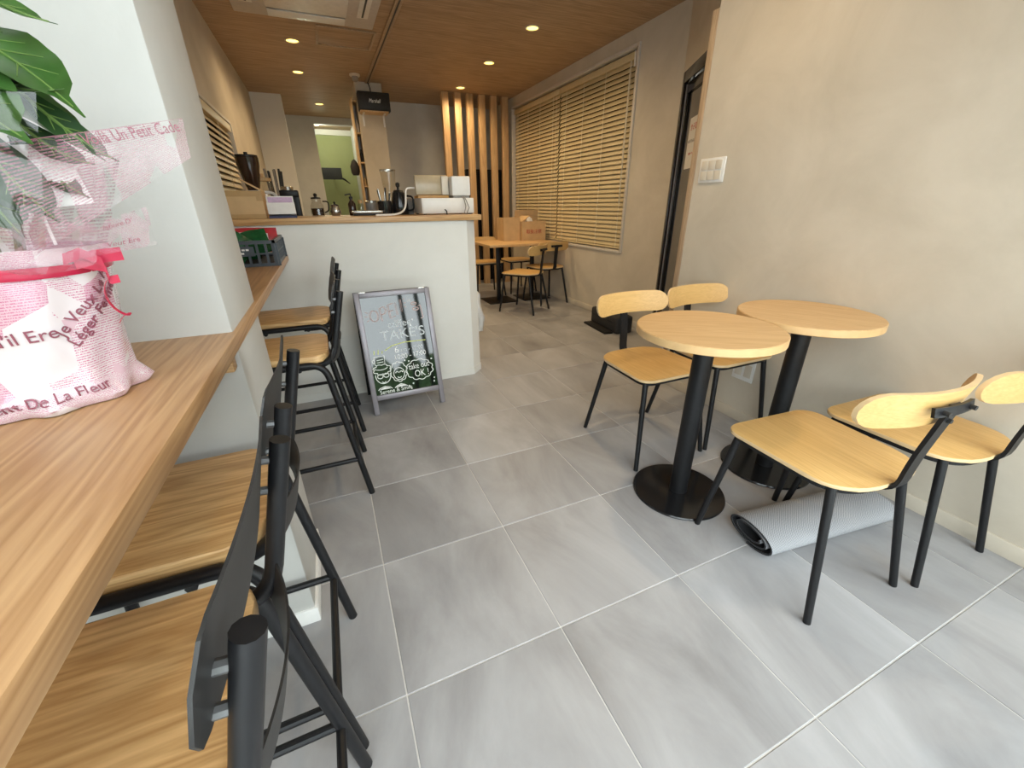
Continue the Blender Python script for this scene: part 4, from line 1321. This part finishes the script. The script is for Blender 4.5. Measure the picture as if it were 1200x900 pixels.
MB().lathe([(0.056, 0.42), (0.056, 0.44), (0.01, 0.445), (0.012, 0.47)], n=22).build('lid', M['shelf_pine'], jr)
bm_ = thing('brewer', 'black coffee brewer standing behind the cardboard box on the worktop', 'brewer', (-0.615, 2.32, 0.9005))
MB().box((-0.06, -0.05, 0.0), (0.06, 0.06, 0.02), 0.004).box((0.01, -0.04, 0.02), (0.055, 0.05, 0.33), 0.006).box((-0.06, -0.045, 0.30), (0.055, 0.055, 0.345), 0.006).build('brewer_body', M['black'], bm_)
MB().lathe([(0.035, 0.022), (0.038, 0.12), (0.03, 0.15)], (-0.03, 0, 0), 18).build('jug', M['brown_glass'], bm_)
MB().lathe([(0.038, 0.345), (0.04, 0.365), (0.036, 0.367)], (-0.01, 0, 0), 18).build('lid', M['steel'], bm_)

# white carrier bag at the right end of the counter
bgm = MB()
bgm.lathe([(0.015, 0.0), (0.05, -0.03), (0.06, -0.13), (0.045, -0.22), (0.03, -0.30), (0.02, -0.33)], n=14, wob=lambda a, z: 0.010 * math.sin(4 * a + 40 * z))
for v in bgm.bm.verts:
    v.co.x = v.co.x * 0.75 + (0.035 if v.co.z < -0.2 else 0.0) * 1.0
bgo = thing('carrier_bag', 'white plastic bag hanging at the right end of the counter', 'bag', (0.535, 1.85, 0.55))
bgm.build('bag_body', M['bag'], bgo)
MB().tube(fillet([(0, 0, -0.01), (-0.02, 0, 0.03), (-0.057, 0, 0.035)], 0.01), 0.004, 6).build('handle', M['bag'], bgo)
MB().tube([(-0.0625, 0, 0.035), (-0.03, 0, 0.035), (-0.03, 0, 0.045)], 0.004, 6).build('hook', M['steel'], bgo)

# ---------------------------------------------------------------- crate on the ledge
ZL = 0.9015
cr_ = thing('plastic_crate', 'dark grey slotted plastic crate at the far end of the ledge', 'crate', (-0.81, 1.215, ZL))
def crate():
    b = MB()
    x, y, h = 0.155, 0.20, 0.108
    b.box((-x + 0.006, -y + 0.006, 0), (x - 0.006, y - 0.006, 0.006))
    for (p, q, ax) in (((-x, -y), (x, -y), 0), ((-x, y), (x, y), 0), ((-x, -y), (-x, y), 1), ((x, -y), (x, y), 1)):
        n = 9 if ax == 0 else 11
        for k in range(n + 1):
            t = k / n
            cx, cy = p[0] + (q[0] - p[0]) * t, p[1] + (q[1] - p[1]) * t
            w = 0.005 if 0 < k < n else 0.012
            b.box((cx - (w if ax == 0 else 0.003), cy - (w if ax == 1 else 0.003), 0.0), (cx + (w if ax == 0 else 0.003), cy + (w if ax == 1 else 0.003), h - 0.012))
        for z0, z1 in ((0.0, 0.014), (0.05, 0.056), (h - 0.014, h)):
            e = 0.006 if z1 == h else 0.004
            b.box((min(p[0], q[0]) - e, min(p[1], q[1]) - e, z0), (max(p[0], q[0]) + e, max(p[1], q[1]) + e, z1))
    b.box((-0.075, -y - 0.006, 0.045), (0.075, -y - 0.004, 0.085))
    return b
crate().build('crate_frame', M['crate'], cr_, smooth=False)
lettering('CAFE STOCK', 0.02, M['paper'], cr_, lambda x, y, d: Vector((x, -0.2065 - d, 0.06 + y)), 'center') if False else None
dsh = MB()
for r_, (xs) in enumerate(((-0.05, -0.035, -0.018, 0.0, 0.018, 0.035, 0.05), (-0.03, -0.01, 0.008, 0.03))):
    for x in xs:
        dsh.box((x - 0.006, -0.2075, 0.068 - r_ * 0.014), (x + 0.005, -0.2062, 0.075 - r_ * 0.014))
dsh.build('crate_print', M['paper'], cr_, smooth=False)
def pouch(name, label, mat, loc, rot, w, h, d=0.022):
    b = MB()
    nu, nv = 8, 6
    f, g = [], []
    for i in range(nu + 1):
        for side, arr in ((1, f), (-1, g)):
            pass
    for side, arr in ((1, f), (-1, g)):
        for i in range(nu + 1):
            row = []
            for j in range(nv + 1):
                u, v = i / nu - 0.5, j / nv
                th = d * max(0, (1 - (2 * u) ** 2)) ** 0.5 * max(0.0, math.sin(PI * (0.15 + 0.85 * (1 - v)))) * 0.8
                row.append(b.bm.verts.new((u * w, side * th + 0.003 * math.sin(9 * u + 5 * v), v * h)))
            arr.append(row)
    for arr in (f, g):
        for i in range(nu):
            for j in range(nv):
                b.bm.faces.new((arr[i][j], arr[i + 1][j], arr[i + 1][j + 1], arr[i][j + 1]))
    bmesh.ops.remove_doubles(b.bm, verts=b.bm.verts[:], dist=0.0006)
    o = b.build(name, M[mat], ang=60)
    o.location = loc
    o.rotation_euler = rot
    return tag(o, label, 'packet')
pouch('green_packet', 'shiny dark green packet standing tilted with its corner up in the crate', 'green_pack', (-0.845, 1.06, ZL + 0.042), (math.radians(-14), math.radians(38), 0.1), 0.12, 0.115)
pouch('green_packet', 'shiny dark green packet lying low in the right half of the crate', 'green_pack', (-0.735, 1.10, ZL + 0.042), (math.radians(-35), math.radians(-12), 0.05), 0.13, 0.12)
pouch('green_packet', 'shiny dark green packet lying low behind the tilted one in the crate', 'green_pack', (-0.80, 1.15, ZL + 0.02), (math.radians(-40), 0, 0.0), 0.14, 0.12)
pouch('red_packet', 'red and cream packet at the back of the crate', 'red_pack', (-0.78, 1.30, ZL + 0.036), (math.radians(-16), 0, 0), 0.24, 0.115)
pouch('cream_packet', 'cream paper packet in the crate in front of the red one', 'paper', (-0.80, 1.25, ZL + 0.034), (math.radians(-22), 0.03, 0), 0.20, 0.10)
wb = thing('wooden_block', 'pale flat wooden box behind the crate against the counter', 'box', (-0.87, 1.465, ZL))
MB().box((-0.12, -0.035, 0), (0.10, 0.04, 0.135), 0.003).build('box_body', M['ply_edge'], wb)
MB().box((-0.122, -0.037, 0.118), (0.102, 0.042, 0.137), 0.003).build('lid', M['ply_edge'], wb)

# ---------------------------------------------------------------- wall plates
sw = thing('light_switch', 'white switch plate with six rockers on the right wall near the door', 'switch', (1.541, 0.703, 1.299))
MB().box((-0.008, -0.083, -0.060), (0.0, 0.083, 0.060), 0.003).build('plate', M['white'], sw)
for a in (-1, 0, 1):
    for c in (-1, 1):
        MB().box((-0.012, a * 0.046 - 0.021, c * 0.025 - 0.022), (-0.008, a * 0.046 + 0.021, c * 0.025 + 0.022), 0.0015).build('rocker', M['offwhite'], sw)
ol = thing('wall_outlet', 'white wall socket plate low on the right wall behind the chairs', 'socket', (1.541, 0.255, 0.30))
MB().box((-0.007, -0.063, -0.060), (0.0, 0.063, 0.060), 0.003).build('plate', M['white'], ol)
for a in (-1, 1):
    MB().box((-0.009, a * 0.028 - 0.02, -0.035), (-0.007, a * 0.028 + 0.02, 0.035), 0.001).build('socket_face', M['offwhite'], ol)

# ---------------------------------------------------------------- wrapped potted plant
PX, PY = -0.825, -0.392
pl = thing('potted_plant', 'leafy potted plant in pink-printed wrap with a red ribbon on the ledge', 'plant', (PX, PY, ZL))
MB().lathe([(0.07, 0.002), (0.075, 0.01), (0.088, 0.16), (0.09, 0.17), (0.083, 0.17), (0.08, 0.15)], n=36, cap1=False).build('pot', M['white'], pl)
MB().lathe([(0.08, 0.146), (0.04, 0.152), (0.001, 0.153)], n=24).build('soil', M['soil'], pl)
def wr(a, z): return 0.0018 * math.sin(7 * a + 25 * z) + 0.0014 * math.sin(13 * a - 40 * z) + (0.006 * math.sin(9 * a) if z < 0.02 else 0.0)
prof = [(0.088, 0.001), (0.096, 0.010), (0.092, 0.024), (0.087, 0.032), (0.089, 0.06), (0.092, 0.09), (0.096, 0.12), (0.100, 0.15), (0.103, 0.172), (0.1035, 0.184), (0.107, 0.200)]
b = MB()
nn = 96
grid = []
for k in range(nn + 1):
    a = 2 * PI * k / nn
    grid.append([((r + wr(a, z)) * math.cos(a), (r + wr(a, z)) * math.sin(a), z) if True else None for r, z in prof])
b.sheet(grid, uv=lambda u, v: (u * 1.9, v * 0.62))
bmesh.ops.remove_doubles(b.bm, verts=b.bm.verts[:], dist=1e-5)
b.build('wrapping_paper', M['wrap'], pl, ang=70)
def rad(z):
    for (r0, z0), (r1, z1) in zip(prof, prof[1:]):
        if z0 <= z <= z1: return r0 + (r1 - r0) * (z - z0) / (z1 - z0)
    return prof[-1][0]
def on_pot(a0, z0, rot=0.0, lift=0.0026):
    def fn(x, y, d):
        c, s = math.cos(rot), math.sin(rot)
        X, Z = x * c - y * s, z0 + x * s + y * c
        a = a0 + X / 0.095
        r = rad(max(0.001, min(0.199, Z))) + wr(a, Z) + lift * 0.5 + d
        return Vector((r * math.cos(a), r * math.sin(a), Z))
    return fn
AV = math.atan2(-1.1335 - PY, -0.4428 - PX)      # side of the pot that faces the room
lettering("qu'il Ere", 0.021, M['maroon_ink'], pl, on_pot(AV - 0.50, 0.094, 0.06))
lettering("re", 0.020, M['maroon_ink'], pl, on_pot(AV - 0.66, 0.076, 0.06))
lettering("Je Veux Le Pa", 0.020, M['maroon_ink'], pl, on_pot(AV + 0.24, 0.094, 0.72))
lettering("Léger Ferme", 0.020, M['maroon_ink'], pl, on_pot(AV + 0.36, 0.080, 0.72))
lettering("angement De La Fleur", 0.0175, M['maroon_ink'], pl, on_pot(AV - 1.15, 0.013, 0.05, 0.008))
# ribbon round the rim, bow tails and curl
rbm = MB()
g = []
for k in range(65):
    a = 2 * PI * k / 64
    z = 0.176 + 0.002 * math.sin(2 * a)
    g.append([((0.1055) * math.cos(a), 0.1055 * math.sin(a), z - 0.006), (0.1072 * math.cos(a), 0.1072 * math.sin(a), z), (0.1062 * math.cos(a), 0.1062 * math.sin(a), z + 0.007)])
rbm.sheet(g)
rib = rbm.build('ribbon', M['ribbon'], pl, ang=80)
bw_ = MB()
def strip(pts, w, up_=(0, 0, 1)):
    bw_.bar(pts, w, 0.0006, up_)
k0 = Vector((0.095, -0.055, 0.182))
strip([k0, k0 + Vector((0.02, 0.004, 0.006)), k0 + Vector((0.045, 0.012, 0.008))], 0.016)
strip(fillet([k0, k0 + Vector((0.03, 0.0, -0.008)), k0 + Vector((0.022, 0.006, -0.024)), k0 + Vector((0.034, 0.008, -0.022))], 0.008), 0.010)
cur = [k0 + Vector((0.022 + 0.009 * math.cos(t * 0.45), 0.01, -0.02 - 0.0035 * t + 0.010 * math.sin(t * 0.45))) for t in range(0, 20)]
strip(cur, 0.005, (0, 1, 0.2))
strip([k0 + Vector((-0.01, -0.002, 0.004)), k0 + Vector((0.012, -0.006, 0.012)), k0 + Vector((0.03, -0.006, 0.0))], 0.012)
bw_.build('bow', M['ribbon'], rib, ang=70)

# stems and leaves
stm = MB()
for (dx, dy, h, bx, by) in ((0.0, 0.0, 0.42, 0.01, 0.01), (0.02, -0.01, 0.36, 0.05, -0.02), (-0.02, 0.01, 0.38, -0.04, 0.03)):
    stm.tube([(dx, dy, 0.15), (dx + bx * 0.4, dy + by * 0.4, h * 0.6), (dx + bx, dy + by, h)], [0.006, 0.005, 0.003], 8)
stm.build('stem', M['stem'], pl)
def leaf(base, tip, w, normal, droop=0.03, mat='leaf', tipk=1.0):
    base, tip = Vector(base), Vector(tip)
    d = tip - base
    ln = d.length
    t = d.normalized()
    nr = Vector(normal)
    nr = (nr - t * nr.dot(t)).normalized()
    sd = t.cross(nr)
    nu, nv = 14, 6
    b = MB()
    rows = []
    for i in range(nu + 1):
        u = i / nu
        wd = w * (math.sin(PI * min(1, u * 0.80) ** 0.75) ** 0.9) * (1 - u ** 4) + 0.0008
        if u > 0.8: wd = max(0.0012, w * 0.30 * (1 - u) / 0.2 * 0.8)
        c = base + d * u - Vector((0, 0, 1)) * (droop * 4 * (u * u - u) * -1 * -1) + nr * 0.0
        row = []
        for j in range(nv + 1):
            v = j / nv * 2 - 1
            fold = 0.22 * wd * (abs(v) ** 1.3) + 0.05 * wd * math.sin(u * 22) * abs(v)
            row.append(c + sd * (v * wd) + nr * fold)
        rows.append(row)
    b.sheet(rows)
    o = b.build('leaf', M[mat], pl, ang=80)
    sol = None
    vn = MB()
    vn.tube([rows[i][nv // 2] - nr * 0.0 + nr * 0.0006 for i in range(nu)], [0.0022 - 0.0014 * i / nu for i in range(nu)], 5)
    for i in range(2, nu - 4, 2):
        for s in (1, nv - 1):
            vn.tube([rows[i][nv // 2] + nr * 0.0006, rows[i + 2][s] + nr * 0.0008], [0.0009, 0.0004], 4)
    vn.build('vein', M['vein'], o)
    return o
def W_(x, z, y): return Vector((x - PX, y - PY, z - ZL))
tow = (0.55, -0.8, 0.25)
leaf(W_(-0.775, 1.325, -0.40), W_(-0.660, 1.235, -0.47), 0.042, (0.4, -0.6, 0.7), 0.012)
leaf(W_(-0.79, 1.31, -0.44), W_(-0.672, 1.262, -0.46), 0.034, (0.3, -0.5, 0.8), -0.02)
leaf(W_(-0.80, 1.29, -0.46), W_(-0.700, 1.205, -0.50), 0.050, (0.35, -0.75, 0.55), 0.0, 'leaf')
leaf(W_(-0.725, 1.268, -0.43), W_(-0.652, 1.195, -0.445), 0.015, tow, -0.008, 'leaf_dark')
leaf(W_(-0.74, 1.24, -0.43), W_(-0.677, 1.192, -0.44), 0.014, tow, -0.010, 'leaf_dark')
leaf(W_(-0.75, 1.22, -0.42), W_(-0.697, 1.156, -0.43), 0.014, tow, -0.008, 'leaf_dark')
leaf(W_(-0.77, 1.23, -0.45), W_(-0.722, 1.13, -0.46), 0.026, (0.6, -0.8, 0.1), -0.01, 'leaf_dark')
leaf(W_(-0.80, 1.22, -0.43), W_(-0.758, 1.115, -0.46), 0.030, (0.5, -0.85, 0.1), -0.01, 'leaf_dark')
leaf(W_(-0.76, 1.37, -0.43), W_(-0.664, 1.323, -0.44), 0.018, (0.3, -0.5, 0.8), -0.008)
leaf(W_(-0.83, 1.33, -0.40), W_(-0.92, 1.23, -0.42), 0.045, (-0.2, -0.6, 0.75), 0.0)
leaf(W_(-0.84, 1.30, -0.36), W_(-0.93, 1.20, -0.26), 0.045, (-0.3, 0.6, 0.75), 0.0)
leaf(W_(-0.81, 1.32, -0.36), W_(-0.73, 1.21, -0.24), 0.042, (0.3, 0.6, 0.75), 0.0)

# flaring cellophane
def film(name, corners, mat, nu=14, nv=8, bulge=0.01, uvs=(1.0, 0.2), wav=0.003):
    a, b2, c, d = [Vector(p) for p in corners]     # bottom left, bottom right, top right, top left
    nr = (b2 - a).cross(d - a).normalized()
    g = []
    for i in range(nu + 1):
        u = i / nu
        row = []
        for j in range(nv + 1):
            v = j / nv
            p = (a * (1 - u) + b2 * u) * (1 - v) + (d * (1 - u) + c * u) * v
            row.append(p + nr * (bulge * math.sin(PI * u) + wav * math.sin(9 * u + 6 * v)))
        g.append(row)
    m_ = MB().sheet(g, uv=lambda u, v: (u * uvs[0], v * uvs[1]))
    o = m_.build(name, mat, pl, ang=80)
    return o, (lambda u, v: (a * (1 - u) + b2 * u) * (1 - v) + (d * (1 - u) + c * u) * v + nr * (bulge * math.sin(PI * u) + wav * math.sin(9 * u + 6 * v)), nr)
f1, (q1, n1) = film('printed_film', [W_(-0.745, 1.098, -0.477), W_(-0.583, 1.203, -0.4256), W_(-0.580, 1.246, -0.4247), W_(-0.745, 1.206, -0.477)], M['wrap_clear'], bulge=0.0, wav=0.0008)
sgn = 1 if n1.dot(Vector((0.4, -0.75, 0))) > 0 else -1
def on_film(u0, v0, q, n_, sx, sy_, s):
    def fn(x, y, d):
        return q(u0 + x * sx, v0 + y * sy_) + n_ * s * (0.0008 + d)
    return fn
def voila(x, y, d):
    X, Z = -0.673 + 0.97 * x - 0.24 * y, 1.2095 + 0.24 * x + 0.97 * y
    return W_(X, Z, -0.477 + (X + 0.745) * 0.318 - 0.0022 - d)
lettering("Voilà Un Petit Cade", 0.0168, M['maroon_ink'], pl, voila, 'left', 0.091, depth=0.0002)
MB().sheet([[q1(u / 12, 0.985) + n1 * sgn * 0.0006, q1(u / 12, 0.992) + n1 * sgn * 0.0006] for u in range(13)]).build('film_border', M['maroon_ink'], pl)
f2, (q2, n2_) = film('printed_film', [W_(-0.715, 1.090, -0.47), W_(-0.648, 1.100, -0.425), W_(-0.646, 1.146, -0.43), W_(-0.705, 1.125, -0.46)], M['wrap_clear'], bulge=0.004, uvs=(0.5, 0.2))
sg2 = 1 if n2_.dot(Vector((0.4, -0.75, 0))) > 0 else -1
lettering("labore D'", 0.010, M['maroon_ink'], pl, on_film(0.30, 0.70, q2, n2_, 12, 20, sg2), depth=0.0002)
lettering("Veut Ere", 0.010, M['maroon_ink'], pl, on_film(0.34, 0.18, q2, n2_, 12, 20, sg2), depth=0.0002)
film('clear_film', [W_(-0.80, 1.10, -0.50), W_(-0.735, 1.105, -0.478), W_(-0.685, 1.252, -0.49), W_(-0.90, 1.225, -0.53)], M['cello'], bulge=0.012)
film('printed_film', [W_(-0.90, 1.085, -0.47), W_(-0.70, 1.085, -0.468), W_(-0.69, 1.135, -0.47), W_(-0.90, 1.150, -0.51)], M['wrap_clear'], bulge=0.02, uvs=(1.5, 0.5), wav=0.006)
film('printed_film', [W_(-0.92, 1.09, -0.36), W_(-0.91, 1.09, -0.46), W_(-1.0, 1.22, -0.50), W_(-1.0, 1.22, -0.33)], M['wrap_clear'], bulge=0.012)
film('printed_film', [W_(-0.74, 1.09, -0.33), W_(-0.90, 1.09, -0.31), W_(-0.92, 1.22, -0.24), W_(-0.70, 1.22, -0.26)], M['wrap_clear'], bulge=0.012)
gc = thing('gift_card', 'small white card tucked in the plant wrapping', 'card', (-0.672, -0.405, 1.155), math.radians(25))
MB().box((-0.085, -0.001, 0.0), (-0.03, 0.001, 0.065), 0, Matrix.Rotation(math.radians(-8), 4, 'Y')).build('card_sheet', M['paper'], gc, smooth=False)
MB().box((-0.08, -0.0016, -0.05), (-0.077, 0.0016, 0.01), 0).build('card_stick', M['paper'], gc, smooth=False)
